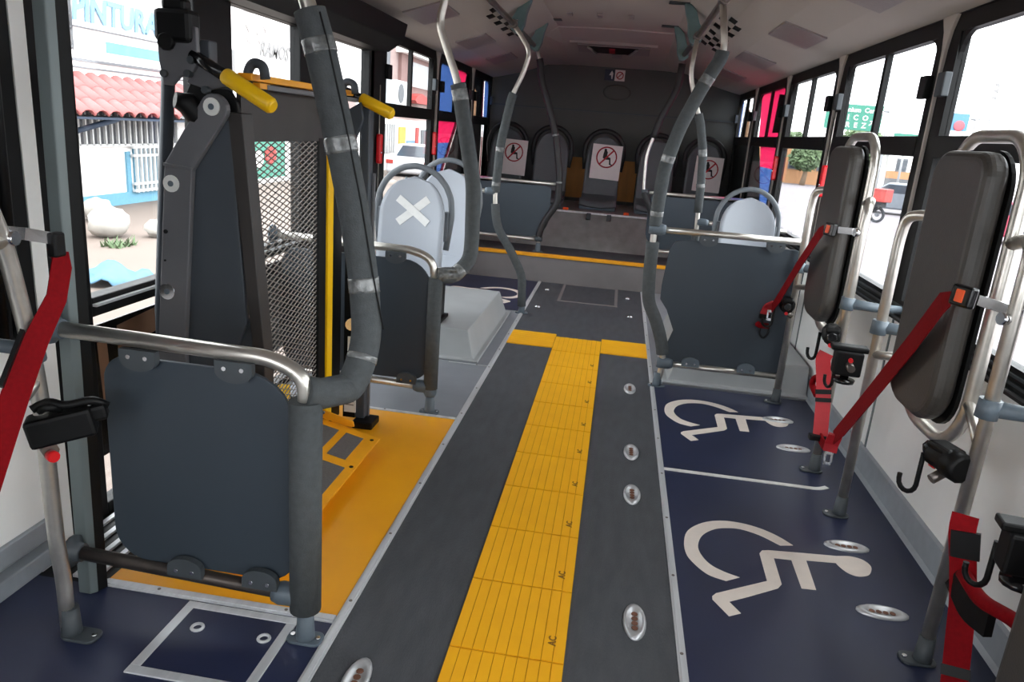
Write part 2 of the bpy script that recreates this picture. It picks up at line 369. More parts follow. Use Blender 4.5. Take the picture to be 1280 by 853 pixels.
# ================================================================== REAR STEP AND BENCH BASE
st = B().box((LW-.03, 6.07, -.09), (RW+.03, Y1, .222)).build('trim_1', 'step_grey'); tag(st, 'raised rear step with grey riser and yellow nosing', kind='structure')
B().box((LW, 6.055, .205), (RW, 6.10, .233)).build('yellow_nosing', 'lift_amber', st, bevel=.004)
B().box((LW, 6.10, .222), (RW, 6.56, .228)).build('step_tread', 'aisle', st)
bb = B().prism([(6.55, .228), (6.76, .525), (8.0, .525), (8.0, .228)], 0, LW+.01, RW-.01).build('bench_base', 'bench_vinyl', st)
B().box((LW+.01, 6.745, .52), (RW-.01, 6.79, .535)).build('bench_edge', 'alu', st)
for x in (-.24, -.06): B().box((x-.02, 6.70, .475), (x+.02, 6.75, .53)).build('bench_bracket', 'clamp_dark', st, bevel=.005)

# ================================================================== WALLS, WINDOWS
GL = [(1.70, 2.88), (3.07, 4.20), (4.42, 5.50), (5.74, 6.80), (7.06, 7.88)]
ZS, ZL, ZM0, ZM1, ZT, ZC = .62, .70, 1.215, 1.29, 1.632, 1.70
def wall(name, side, x, bays, y0, y1):
    sg = 1 if side == 'right' else -1
    xo = x+sg*.035
    b = B().box((min(x, xo), y0, -.02), (max(x, xo), y1, ZS)).build(name, 'white_wall'); tag(b, f'white lower side panel on the {"road" if sg > 0 else "kerb"} side of the bus', kind='structure')
    xi = x
    # black window band between the panes
    edges = [y0]+[v for g in bays for v in g]+[y1]
    for i in range(0, len(edges), 2):
        q = B().prism([(edges[i], ZS), (edges[i+1], ZS), (edges[i+1], ZC), (edges[i], ZC)], 0, min(xi, xo), max(xi, xo)); q.build('window_pillar', 'black', b)
    for g in bays:
        B().box((min(xi, xo), g[0], ZT), (max(xi, xo), g[1], ZC)).build('header', 'black', b)
        B().box((min(xi, xo), g[0], ZS), (max(xi, xo), g[1], ZL)).build('sill', 'black', b)
        for k in range(3):
            z = ZS+.012+k*.022; B().box((x-.006 if sg > 0 else x-.002, g[0]-.1, z), (x+.002 if sg > 0 else x+.006, g[1]+.1, z+.008)).build('sill_rail', 'clamp_dark', b)
    for i in range(1, len(bays)):       # light covers on the pillars, flaring towards the ceiling
        ym = (bays[i-1][1]+bays[i][0])/2
        P = [(ym-.007, ZS), (ym+.007, ZS), (ym+.007, 1.5), (ym+.014, 1.58), (ym+.03, 1.64), (ym+.065, 1.695), (ym-.065, 1.695), (ym-.03, 1.64), (ym-.014, 1.58), (ym-.007, 1.5)]
        B().prism(P, 0, min(x-sg*.012, x), max(x-sg*.012, x)).build('pillar_cover', 'ceiling', b, bevel=.002)
    return b
def window(n, side, x, g, label, film=None):
    sg = 1 if side == 'right' else -1; r = thing(f'window_{n}', label, None, (x+sg*.03, (g[0]+g[1])/2, ZL), kind='structure')
    y0, y1 = g; xa = x+sg*.006; xb = x+sg*.022; lo, hi = min(xa, xb), max(xa, xb)
    B().box((lo-.012, y0, ZM0), (hi+.012, y1, ZM1)).build('mid_rail', 'black', r, bevel=.004)
    ym = y0+(y1-y0)*.5
    B().box((lo-.004, ym-.018, ZM1), (hi+.004, ym+.018, ZT)).build('sash_bar', 'black', r)
    # sash corners: rounded black frame inside the upper opening
    W = y1-y0; H = ZT-ZM1
    outer = [(y0, ZM1), (y1, ZM1), (y1, ZT), (y0, ZT)]
    for (cy, cz, sy, sz) in ((y0, ZT, 1, -1), (y1, ZT, -1, -1)):
        P = [(cy, cz)]+[(cy+sy*(.09-.09*math.sin(a*math.pi/12)), cz+sz*(.09-.09*math.cos(a*math.pi/12))) for a in range(7)]
        B().prism(P, 0, lo, hi).build('corner_gasket', 'black', r)
    B().box(((lo+hi)/2-.002, y0, ZM1), ((lo+hi)/2+.002, ym, ZT)).build('pane', 'glass', r)
    B().box(((lo+hi)/2+.004, ym, ZM1), ((lo+hi)/2+.008, y1, ZT)).build('pane', 'glass', r)
    B().box(((lo+hi)/2-.002, y0, ZL), ((lo+hi)/2+.002, y1, ZM0)).build('pane', 'glass', r)
    for yy, s in ((y0, -1), (y1, 1)):
        B().box((min(x-sg*.004, x-sg*.03), yy-.045 if s < 0 else yy-.02, 1.42), (max(x-sg*.004, x-sg*.03), yy+.02 if s < 0 else yy+.045, 1.50)).build('latch', 'clamp_dark' if s > 0 else 'black', r, bevel=.004)
    if film:
        xf = x+sg*.022
        for nm, m, P in film:
            B().add([(xf, y0+u*(y1-y0), z) for u, z in P], [list(range(len(P)))]).build('window_film', m, r, fix=False)
    return r
wr = wall('wall_right', 'right', RW, [(-.95, .05), (.37, 1.42)]+GL, Y0, Y1)
wl = wall('wall_left', 'left', LW, GL[2:], 4.15, Y1)
wl2 = B().box((LW-.06, Y0, -.02), (LW, 1.60, .60)).build('wall_left_front', 'white_wall'); tag(wl2, 'white lower wall panel ahead of the lift doorway, beside the blue hatch', kind='structure')
B().box((LW-.06, -.2, .60), (LW, 1.60, 1.75)).build('black_lining', 'black', wl2)
B().box((LW-.06, Y0, .60), (LW, -2.1, 1.75)).build('black_lining', 'black', wl2)
B().box((LW-.06, -2.1, 1.62), (LW, -.2, 1.75)).build('black_lining', 'black', wl2)
B().box((LW-.012, 1.628, 0), (LW+.004, 1.675, 1.72)).build('white_cover', 'white_wall', wl2)
B().box((LW-.06, 1.60, 0), (LW-.012, 1.81, 1.75)).build('black_lining', 'black', wl2)
B().box((LW-.012, 1.60, .60), (LW, 1.628, 1.72)).build('black_lining', 'black', wl2)
for k in range(4): B().tube([(LW+.012+.008*k, 1.42+.035*k, .62), (LW+.014+.008*k, 1.43+.035*k, 1.72)], .012, 8).build('rubber_fold', 'black', wl2)
# lower rail along both walls
b1 = B().box((LW, Y0, .058), (LW+.014, 1.60, .115)).box((LW, Y0, 0), (LW+.04, 1.60, .05)).build('baseboard_left', 'base_grey', bevel=.004); tag(b1, 'stepped aluminium ledge along the foot of the kerb side wall', kind='structure')
b2 = B().prism([(RW, 0), (RW, .10), (RW-.012, .095), (RW-.018, .012), (RW-.03, 0)], 1, Y0, 6.05).build('baseboard_right', 'base_grey'); tag(b2, 'grey aluminium baseboard along the road side wall', kind='structure')
for y in (1.35, 2.9, 4.2): B().box((RW-.004, y, .1), (RW, y+.012, .62)).build('panel_joint', 'post_grey', wr)
rear_film_l1 = [('a', 'film_blue', [(0, ZM1), (.55, ZM1), (.62, ZT), (0, ZT)]), ('b', 'film_white', [(.55, ZM1), (.58, ZM1), (.66, ZT), (.62, ZT)]), ('c', 'film_red', [(.58, ZM1), (.74, ZM1), (.97, ZT), (.66, ZT)]), ('d', 'film_black', [(.74, ZM1), (1, ZM1), (1, ZT), (.97, ZT)]),
    ('e', 'film_red', [(0, 1.05), (.5, 1.05), (.62, ZM0), (0, ZM0)]), ('f', 'film_blue', [(0, .72), (.06, .72), (.5, 1.05), (0, 1.05)]), ('g', 'film_maroon', [(.06, .72), (.16, .72), (.74, ZM0), (.62, ZM0)]), ('h', 'film_black', [(.16, ZL), (1, ZL), (1, ZM0), (.74, ZM0)])]
rear_film_l2 = [('a', 'film_black', [(0, ZM1), (.1, ZM1), (.1, ZT), (0, ZT)]), ('b', 'film_tan', [(.1, ZM1), (.28, ZM1), (.28, 1.5), (.1, 1.54)]), ('c', 'film_black', [(.1, 1.54), (.28, 1.5), (.28, ZM1), (.62, ZM1), (.62, ZT), (.1, ZT)]), ('d', 'film_maroon', [(.62, ZM1), (.74, ZM1), (.70, ZT), (.62, ZT)]), ('e', 'film_blue', [(.76, ZM1), (1, ZM1), (1, ZT), (.72, ZT)]), ('f', 'film_black', [(0, ZL), (.7, ZL), (.7, ZM0), (0, ZM0)]), ('g', 'film_maroon', [(.72, ZL), (.8, ZL), (.8, ZM0), (.72, ZM0)]), ('h', 'film_black', [(.82, ZL), (1, ZL), (1, ZM0), (.82, ZM0)])]
rear_film_r1 = [('a', 'film_red', [(0, ZM1), (.52, ZM1), (.52, ZT), (0, ZT)]), ('b', 'film_white', [(.52, ZM1), (.56, ZM1), (.56, ZT), (.52, ZT)]), ('c', 'film_red', [(.56, ZM1), (.86, ZM1), (1, ZT), (.56, ZT)]), ('d', 'film_maroon', [(.08, 1.32), (.34, 1.32), (.3, 1.6), (.06, 1.58)]),
    ('e', 'film_red', [(0, 1.06), (.6, 1.06), (.72, ZM0), (0, ZM0)]), ('f', 'film_blue', [(0, .80), (.42, .80), (.6, 1.06), (0, 1.06)]), ('g', 'film_black', [(.3, ZL), (1, ZL), (1, ZM0), (.76, ZM0), (.6, 1.06)]), ('h', 'film_maroon', [(0, ZL), (.3, ZL), (.42, .8), (0, .8)])]
rear_film_r2 = [('a', 'film_blue', [(.80, ZM1), (.96, ZM1), (.98, ZT), (.70, 1.6)]), ('b', 'film_black', [(.42, ZM1), (.8, ZM1), (.7, 1.6), (.42, ZT)]), ('c', 'film_tan', [(.22, ZM1), (.42, ZM1), (.42, 1.54), (.24, 1.5)]), ('d', 'film_black', [(0, ZM1), (.22, ZM1), (.24, ZT), (0, ZT)]), ('e', 'film_black', [(0, ZL), (1, ZL), (1, ZM0), (0, ZM0)])]
NB = 1
for g in [(-.95, .05), (.37, 1.42)]: window(NB, 'right', RW, g, 'front road side window'); NB += 1
for i, g in enumerate(GL):
    lb = ['two part sliding window behind the padded rest with the wide red belt', 'two part sliding window showing the green road sign', 'two part sliding window above the single grey seat', 'rear side window with a red and blue printed film', 'last road side window with a dark printed film'][i]
    window(NB, 'right', RW, g, lb, [None, None, None, rear_film_r1, rear_film_r2][i]); NB += 1
for i, g in enumerate(GL[2:]):
    lb = ['two part sliding window beside the seat with the taped cross', 'kerb side window with blue and red printed film', 'last kerb side window with black and blue printed film'][i]
    window(NB, 'left', LW, g, lb, [None, rear_film_l1, rear_film_l2][i]); NB += 1
# lift doorway: post, black frames, door leaves
post = B().add([(-1.222, 1.46, 0), (-1.19, 1.46, 0), (-1.178, 1.475, 0), (-1.21, 1.475, 0), (-1.198, 1.46, 1.76), (-1.168, 1.46, 1.76), (-1.156, 1.475, 1.76), (-1.19, 1.475, 1.76)], [(0,3,2,1),(4,5,6,7),(0,1,5,4),(1,2,6,5),(2,3,7,6),(3,0,4,7)]).build('trim_2', 'post_grey', bevel=.003)
tag(post, 'grey green steel post at the front edge of the lift doorway', kind='structure')
door = thing('door_1', 'black framed glass doors behind the wheelchair lift', None, (LW, 3.0, 0), kind='structure')
def dbox(n, y0, y1, z0, z1, m='black', x0=LW-.05, x1=LW): return B().box((x0, y0, z0), (x1, y1, z1)).build(n, m, door, bevel=.004)
B().add([(-1.215,1.478,0),(-1.182,1.478,0),(-1.172,1.50,0),(-1.215,1.50,0),(-1.195,1.478,1.76),(-1.16,1.478,1.76),(-1.15,1.50,1.76),(-1.195,1.50,1.76)], [(0,3,2,1),(4,5,6,7),(0,1,5,4),(1,2,6,5),(2,3,7,6),(3,0,4,7)]).build('rubber_seal', 'black', door)
dbox('door_frame', 1.78, 1.83, -.05, 1.75); dbox('door_frame', 2.40, 2.64, -.05, 1.75); dbox('door_frame', 3.22, 3.42, -.05, 1.75); dbox('door_frame', 4.12, 4.20, -.05, 1.75)
dbox('door_header', 1.78, 4.2, 1.63, 1.75); dbox('door_header', 2.6, 4.2, 1.545, 1.63)
for y0, y1 in ((1.83, 2.40), (2.64, 3.22), (3.42, 4.12)):
    dbox('door_rail', y0, y1, .605, .66); B().box((LW, y0, .636), (LW+.012, y1, .644)).build('door_bead', 'alu', door)
    dbox('door_rail', y0, y1, -.05, .03); B().box((LW-.03, y0, .66), (LW-.025, y1, 1.63)).build('pane', 'glass', door)
    B().box((LW-.03, y0, .03), (LW-.025, y1, .605)).build('pane', 'glass', door)
    lo = B().box((LW-.024, y0, .17), (LW-.020, y1, .572)).build('dark_film', 'door_film', door)
for P in ([(1.86, .52), (1.90, .53), (1.91, .34), (1.885, .27), (1.87, .33)], [(1.95, .55), (2.22, .57), (2.22, .50), (1.95, .46)], [(1.88, .21), (1.94, .235), (1.96, .215), (1.93, .19), (1.905, .175), (1.885, .18)], [(2.0, .30), (2.3, .38), (2.3, .25), (2.0, .2)]):
    B().prism(P, 0, LW-.0195, LW-.0185).build('film_letter', 'tan', door)
# door drive cover above the lift
cv = B().prism([(LW+.002, 1.545), (LW+.10, 1.545), (LW+.18, 1.60), (LW+.20, 1.69), (LW+.02, 1.69)], 1, 2.2, 4.14).build('door_drive_cover', 'black', bevel=.006)
tag(cv, 'black door drive cover mounted above the lift doorway', 'cover')
B().ball((LW+.13, 3.78, 1.585), .012, 8, 6).build('cover_screw', 'chrome', cv)

# rear wall
rw = B().box((LW-.03, 7.95, -.09), (RW+.03, Y1+.02, 1.44)).build('wall_rear', 'rear_wall'); tag(rw, 'dark grey rear wall of the bus behind the seat row', kind='structure')
B().prism([(7.945, 1.42), (7.945, 1.44), (7.98, 1.90), (8.07, 1.90), (8.07, 1.42)], 0, LW-.03, RW+.03).build('upper_panel', 'rear_wall', rw)
B().box((LW, 7.925, 1.425), (RW, 7.95, 1.44)).build('wall_ledge', 'clamp_dark', rw)
B().box((-.56, 7.935, .56), (.16, 7.95, .97)).build('plywood', 'wood', rw)
B().ball((-.13, 7.955, 1.63), (.14, .012, .075), 16, 8).build('round_panel', 'rear_wall', rw)

# ================================================================== CEILING
PROF = [(0, 1.70), (.06, 1.712), (.2, 1.745), (.38, 1.80), (.55, 1.87), (.68, 1.95), (.78, 2.02), (1.2415, 2.03)]
def czd(d):
    for (a, za), (b, zb) in zip(PROF, PROF[1:]):
        if d <= b: return za+(zb-za)*(d-a)/(b-a)
    return 2.03
def cz(x, y):
    d = min(x-LW, RW-x); z = czd(max(0, d))
    if y > 6.35: z -= (.05+.88*(y-6.36)/1.65)*max(0, (z-1.86))
    return z
xs = [LW+d for d, _ in PROF]+[RW-d for d, _ in PROF[::-1][1:]]
ys = [Y0, 0, 2, 4, 5.5, 6.35, 6.36, 7, 7.5, 8.06]
cb = B(); vs = [(x, y, cz(x, y)) for y in ys for x in xs]; n = len(xs)
cb.add(vs, [[j*n+i, j*n+i+1, (j+1)*n+i+1, (j+1)*n+i] for j in range(len(ys)-1) for i in range(n-1)], False)
ce = cb.build('ceiling', 'ceiling', solid=.02, fix=False); tag(ce, 'pale moulded bus ceiling with curved side coves', kind='structure')
B().box((LW-.06, Y0, 1.69), (LW+.008, Y1, 1.73)).build('cove_gasket', 'black', ce); B().box((RW-.008, Y0, 1.69), (RW+.06, Y1, 1.73)).build('cove_gasket', 'black', ce)
for y in (2.1, 4.2): B().box((-.60, y, 2.014), (.26, y+.012, 2.024)).build('ceiling_joint', 'lamp_lens', ce)
# cove lights
def cove_lamp(side, y0, y1, d0, d1, label, grp):
    P = []
    sx = (lambda d: LW+d) if side < 0 else (lambda d: RW-d)
    r = thing('cove_lamp', label, 'ceiling lamp', (sx((d0+d1)/2), (y0+y1)/2, czd((d0+d1)/2)), grp)
    q = B(); m = .012
    for (e, z0_, mt, nm) in ((0, -.004, 'ceiling', 'bezel'), (m, -.014, 'lamp_lens', 'lens')):
        b = B(); a = [(sx(d0+e), y0+e, czd(d0+e)+.012), (sx(d1-e), y0+e, czd(d1-e)+.012), (sx(d1-e), y1-e, czd(d1-e)+.012), (sx(d0+e), y1-e, czd(d0+e)+.012)]
        c = [(x, y, z-.012+z0_-.006) for x, y, z in a]
        b.add(a+c, [(0,1,2,3),(4,5,6,7),(0,1,5,4),(1,2,6,5),(2,3,7,6),(3,0,4,7)]); b.build(nm, mt, r, bevel=.004)
    return r
for y, t in ((2.75, 'above the lift doorway'), (4.0, 'above the window beside the taped seat'), (5.25, 'above the blue film window, kerb side'), (6.4, 'nearest the rear wall, kerb side')): cove_lamp(-1, y, y+.46, .19, .42, 'square frosted cove lamp '+t, 'cove lamps on the kerb side')
for y, t in ((2.75, 'above the window with the green road sign'), (3.95, 'above the window of the single seat'), (5.2, 'above the red film window, road side'), (6.4, 'nearest the rear wall, road side')): cove_lamp(1, y, y+.46, .17, .40, 'square frosted cove lamp '+t, 'cove lamps on the road side')
# vent in the rear slope
def slope(y): return cz(-.17, y)
v = thing('rear_vent', 'recessed rear ceiling vent with a small red lamp', 'vent', (-.19, 7.0, slope(7.0)))
B().add([(-.56, 6.80, slope(6.8)-.004), (.19, 6.80, slope(6.8)-.004), (.19, 6.84, slope(6.84)-.03), (-.56, 6.84, slope(6.84)-.03), (-.56, 6.80, slope(6.8)+.01), (.19, 6.80, slope(6.8)+.01), (.19, 6.84, slope(6.84)+.01), (-.56, 6.84, slope(6.84)+.01)], [(0,1,2,3),(4,5,6,7),(0,1,5,4),(1,2,6,5),(2,3,7,6),(3,0,4,7)]).build('lip', 'ceiling', v, bevel=.003)
B().add([(x, y, slope(y)-.02-t) for t in (0, .012) for x, y in ((-.50, 6.9), (.13, 6.9), (.13, 7.2), (-.50, 7.2))], [(0,1,2,3),(4,5,6,7),(0,1,5,4),(1,2,6,5),(2,3,7,6),(3,0,4,7)]).build('frame', 'lamp_lens', v, bevel=.004)
B().add([(x, y, slope(y)-.033-t) for t in (0, .004) for x, y in ((-.40, 6.92), (.03, 6.92), (-.04, 7.17), (-.33, 7.17))], [(0,1,2,3),(4,5,6,7),(0,1,5,4),(1,2,6,5),(2,3,7,6),(3,0,4,7)]).build('grille', 'black', v)
B().add([(x, y, slope(y)-.038-t) for t in (0, .006) for x, y in ((-.22, 6.95), (-.17, 6.95), (-.17, 7.12), (-.22, 7.12))], [(0,1,2,3),(4,5,6,7),(0,1,5,4),(1,2,6,5),(2,3,7,6),(3,0,4,7)]).build('red_lamp', 'sign_red', v)
for s in (-1, 1): B().tube([(-.19+s*.21, 6.93, slope(6.93)-.04), (-.19+s*.15, 7.16, slope(7.16)-.04)], .012, 8).build('vent_arm', 'steel', v)
B().add([(x, y, slope(y)-.02-t) for t in (0, .006) for x, y in ((-.2, 7.3), (-.11, 7.3), (-.11, 7.42), (-.2, 7.42))], [(0,1,2,3),(4,5,6,7),(0,1,5,4),(1,2,6,5),(2,3,7,6),(3,0,4,7)]).build('sensor_plate', 'lamp_lens', v)
for x in (-.48, -.27, -.05): tag(B().box((x-.02, 5.62, 2.0), (x+.02, 5.72, 2.03)).build('ceiling_catch', 'lamp_lens', bevel=.006), 'small beige catch on the flat middle of the ceiling', 'catch', 'catches of the ceiling hatch')
# chequered stickers on the coves
def checks(side, rows, yst, d0):
    r = thing('chequer_sticker', 'strip of black chequer squares on the cove beside the %s handrail' % ('lift side' if side < 0 else 'wheelchair side'), 'sticker', ((LW+d0) if side < 0 else (RW-d0), yst, czd(d0)))
    rnd = random.Random(3+side)
    for i in range(11):
        for j in range(rows):
            if (i+j) % 2 and rnd.random() < .9:
                y0 = yst+i*.135; d = d0+j*.042; sx = (lambda q: LW+q) if side < 0 else (lambda q: RW-q)
                a = [(sx(d), y0, czd(d)-.0125), (sx(d+.038), y0, czd(d+.038)-.0125), (sx(d+.038), y0+.12, czd(d+.038)-.0125), (sx(d), y0+.12, czd(d)-.0125)]
                B().add(a+[(x, y, z-.0015) for x, y, z in a], [(0,1,2,3),(4,5,6,7),(0,1,5,4),(1,2,6,5),(2,3,7,6),(3,0,4,7)]).build('square', 'black', r)
checks(-1, 2, 4.35, .50); checks(1, 3, 4.5, .50)

# ================================================================== HANDRAILS, BRACKETS, GRAB POLES
RL, RR, RZ = -.755, .365, 1.82
def handrail(x, label, clampy):
    r = thing('ceiling_handrail', label, 'handrail', (x, 3.5, RZ))
    B().cyl((x, .6, RZ), (x, 6.16, RZ), .017).build('rail', 'steel_dark', r)
    for y in clampy:
        B().cyl((x, y-.035, RZ), (x, y+.035, RZ), .026, 14).build('clamp', 'steel_dark', r, bevel=.004)
        B().cyl((x+.02, y, RZ+.018), (x+.026, y, RZ+.024), .006, 8).build('bolt', 'chrome', r)
    for y in (2.6, 5.0, 6.0):      # teal hangers that carry the rail from the ceiling
        s = 1 if x < -.2 else -1
        P = [(x, 1.778), (x-s*.03, 1.80), (x-s*.032, 1.86), (x-s*.005, 1.90), (x+s*.02, 1.965), (x+s*.05, 2.0), (x+s*.10, 2.02), (x+s*.085, 1.96), (x+s*.065, 1.90), (x+s*.055, 1.83), (x+s*.03, 1.78)]
        B().prism(P, 1, y-.035, y+.035).build('hanger', 'teal', r, bevel=.006)
        B().box((min(x+s*.05, x+s*.19), y-.05, 2.008), (max(x+s*.05, x+s*.19), y+.05, 2.016)).build('hanger_plate', 'clamp_dark', r)
    return r
handrail(RL, 'ceiling handrail on teal hangers running over the lift side seats', (1.62, 3.07, 4.88, 6.1)); handrail(RR, 'ceiling handrail on teal hangers running over the wheelchair bays', (3.66, 4.92, 6.1))
def pole_parts(r, path, foam, fr, tr, tapes=(), foam_mat='foam', steel='steel', fil=.06, slit=None):
    P = fillet(path, fil, 6)
    B().tube(P, tr, 12).build('pole', steel, r)
    def cut(z0, z1):
        seg = []
        for i in range(len(P)-1):
            a, b = P[i], P[i+1]
            for t in (0, .25, .5, .75):
                p = a.lerp(b, t)
                if z0 <= p.z <= z1: seg.append(p)
        if z0 <= P[-1].z <= z1: seg.append(P[-1])
        return seg
    for (z0, z1) in foam:
        sg = cut(z0, z1)
        if len(sg) > 1: B().tube(sg, fr, 16).build('foam_sleeve', foam_mat, r)
    for (z0, z1) in tapes:
        sg = cut(z0, z1)
        if len(sg) > 1: B().tube(sg, fr+.0016, 16).build('tape_band', 'tape', r)
def clampball(r, c, ax, rad=.028, L=.07, m='clamp'):
    c = Vector(c); d = Vector(ax).normalized(); B().tube([c-d*L*.5, c-d*L*.25, c+d*L*.25, c+d*L*.5], [rad*.8, rad, rad*.95, rad*.72], 12).build('joint_clamp', m, r)
def foot(r, x, y, z=0, m='clamp', dx=.0, rad=.019):
    b = B(); b.tube([(x, y, z+.003), (x, y, z+.02), (x, y, z+.075)], [rad*1.25, rad*1.15, rad], 12); b.build('foot_clamp', m, r)
    b = B().prism(rrect(.085, .05, .018, 4, x+dx, y), 2, z+.0003, z+.008); b.build('foot_plate', m, r, bevel=.002)
    for s in (-1, 1): B().cyl((x+dx+s*.031, y, z+.008), (x+dx+s*.031, y, z+.012), .006, 8).build('foot_bolt', 'chrome', r)
def flange(r, c, ax, rad=.04, m='clamp'):
    c = Vector(c); d = Vector(ax).normalized(); b = B().tube([c, c+d*.006, c+d*.012, c+d*.03], [rad, rad, .024, .022], 14); b.build('wall_flange', m, r)
def clip(r, x, y, z, up, m='clamp_dark', wd=.085):
    s = 1 if up else -1
    P = [(x-wd/2, z+s*.012), (x-wd/2, z-s*.01)]+[(x-wd/2*math.cos(math.pi*i/14), z-s*(.01+.026*math.sin(math.pi*i/14))) for i in range(1, 14)]+[(x+wd/2, z-s*.01), (x+wd/2, z+s*.012)]
    c = B().prism(P, 1, y-.024, y-.008).build('panel_clip', m, r)
    for sx in (-1, 1): B().cyl((x+sx*.02, y-.027, z-s*.004), (x+sx*.02, y-.023, z-s*.004), .005, 8).build('clip_screw', 'chrome', c)
def panel(r, x0, x1, z0, z1, y, rs, m='panel', edge=True):
    P = rrect(x1-x0, z1-z0, .05, 7, (x0+x1)/2, (z0+z1)/2, rs)
    B().prism(P, 1, y-.005, y+.005).build('panel', m, r, bevel=.0025)

# ---- front barrier beside the lift
r = thing('barrier', 'dark panel barrier on bent steel rails ahead of the wheelchair lift, with foam pole', 'barrier', (-.613, 1.43, 0))
yb = 1.43
B().tube([(-1.205, yb, .70), (-.69, yb, .692), (-.613, yb, .66), (-.613, yb, .52)], .0175, 14, fil=.09).build('top_rail', 'steel', r)
B().cyl((-.613, yb, 0), (-.613, yb, .62), .017).build('post', 'steel', r)
B().tube([(-.613, yb, .085), (-.613, yb, .605)], .036, 18).build('foam_sleeve', 'foam', r)
B().tube([(-1.20, yb, .14), (-.613, yb, .118)], .0165, 12, fil=.05).build('lower_rail', 'rail_dark', r)
clampball(r, (-.655, yb, .118), (1, 0, 0)); B().tube([(-.613, yb, .09), (-.613, yb, .1), (-.613, yb, .14)], [.024, .03, .026], 12).build('joint_clamp', 'clamp', r)
foot(r, -.613, yb, 0, 'clamp', .0); flange(r, (-1.205, yb, .70), (1, 0, 0), .036); flange(r, (-1.205, yb, .14), (1, 0, 0), .04, 'clamp_dark')
panel(r, -1.085, -.637, .148, .655, yb+.004, (.12, .06, .08, .07))
for x in (-.985, -.765): clip(r, x, yb, .668, True)
for x in (-.90, -.715): clip(r, x, yb, .146, False)
pole_parts(r, [(-.613, yb, .625), (-.545, 1.50, .60), (-.525, 1.57, .70), (-.547, 1.60, .845), (-.579, 1.60, 1.022), (-.618, 1.60, 1.189), (-.66, 1.60, 1.35), (-.69, 1.60, 1.44), (-.745, 1.60, 1.62), (-.755, 1.60, 1.81)],
           [(.615, 1.405)], .034, .0175, [(.665, .685), (.815, .855), (1.115, 1.155), (1.32, 1.35)], fil=.07)
B().tube([(p[0]+.028, p[1]-.021, p[2]) for p in [(-.520, 1.60, .74), (-.547, 1.60, .86), (-.579, 1.60, 1.022), (-.618, 1.60, 1.189), (-.66, 1.60, 1.35), (-.675, 1.60, 1.40)]], .0022, 6).build('foam_seam', 'seam', r)
# ---- barrier behind the lift, in front of the taped seat
r = thing('barrier', 'dark panel barrier between the lift and the seat with the taped cross', 'barrier', (-.698, 2.93, 0)); yb = 2.93
B().tube([(-1.40, yb, .704), (-.80, yb, .695), (-.715, yb, .665), (-.698, yb, .55)], .0165, 12, fil=.08).build('top_rail', 'steel', r)
B().cyl((-.698, yb, 0), (-.698, yb, .58), .0155).build('post', 'steel', r); B().tube([(-.698, yb, .11), (-.698, yb, .59)], .03, 16).build('foam_sleeve', 'foam', r)
B().cyl((-1.40, yb, .13), (-.698, yb, .112), .0155).build('lower_rail', 'steel', r); clampball(r, (-.735, yb, .115), (1, 0, 0)); clampball(r, (-.698, yb, .10), (0, 0, 1), .028, .05)
foot(r, -.698, yb, 0); flange(r, (-1.404, yb, .704), (1, 0, 0)); flange(r, (-1.404, yb, .13), (1, 0, 0))
panel(r, -1.36, -.715, .14, .655, yb+.004, (.12, .06, .08, .07)); clip(r, -.865, yb, .672, True); clip(r, -.80, yb, .138, False); clip(r, -1.15, yb, .672, True)
pole_parts(r, [(-.698, yb, .60), (-.64, 2.98, .59), (-.582, 3.04, .655), (-.581, 3.05, .74), (-.589, 3.05, .971), (-.644, 3.05, 1.219), (-.674, 3.05, 1.354), (-.766, 3.05, 1.575), (-.742, 3.05, 1.665), (-.752, 3.05, 1.81)],
           [(.595, 1.355)], .031, .0155, [(.60, .625), (.85, .885), (1.29, 1.335)])
# ---- pole by the wheel arch
r = thing('grab_pole', 'grey foam wrapped pole bending twice, standing behind the wheel arch box', 'grab pole', (-.56, 4.9, 0))
pole_parts(r, [(-.56, 4.9, 0), (-.575, 4.9, .255), (-.655, 4.9, .40), (-.768, 4.9, .565), (-.79, 4.9, .68), (-.798, 4.9, .80), (-.785, 4.9, 1.1), (-.734, 4.9, 1.399), (-.669, 4.9, 1.546), (-.64, 4.9, 1.666), (-.69, 4.9, 1.74), (-.752, 4.9, 1.815)],
           [(.02, .72), (.79, 1.42)], .028, .015, [(.83, .86), (1.05, 1.08), (1.25, 1.30)]); foot(r, -.56, 4.9)
B().cyl((-1.40, 4.9, .80), (-.80, 4.9, .795), .014).build('side_rail', 'steel', r); clampball(r, (-.83, 4.9, .797), (1, 0, 0), .025); flange(r, (-1.404, 4.9, .8), (1, 0, 0))
# ---- rear left barrier on the step
r = thing('barrier', 'dark panel barrier on the rear step with black bent pole, lift side', 'barrier', (-.61, 6.14, .233)); yb = 6.14
pole_parts(r, [(-.61, yb, .233), (-.61, yb, .402), (-.564, yb, .51), (-.478, yb, .645), (-.484, yb, .864), (-.541, yb, 1.172), (-.626, yb, 1.408), (-.70, yb, 1.60), (-.716, yb, 1.72), (-.752, yb, 1.81)], [(.36, 1.74)], .027, .014, [(.80, .82), (1.17, 1.19)], 'foam_dark')
B().cyl((-1.40, yb, .80), (-.49, yb, .795), .013).build('top_rail', 'steel', r); B().cyl((-1.40, yb, .345), (-.61, yb, .335), .013).build('lower_rail', 'steel', r); clampball(r, (-.61, yb, .34), (1, 0, 0), .024, .06, 'clamp_dark')
panel(r, -1.36, -.54, .355, .775, yb+.004, (.04, .06, .08, .16)); foot(r, -.61, yb, .233)
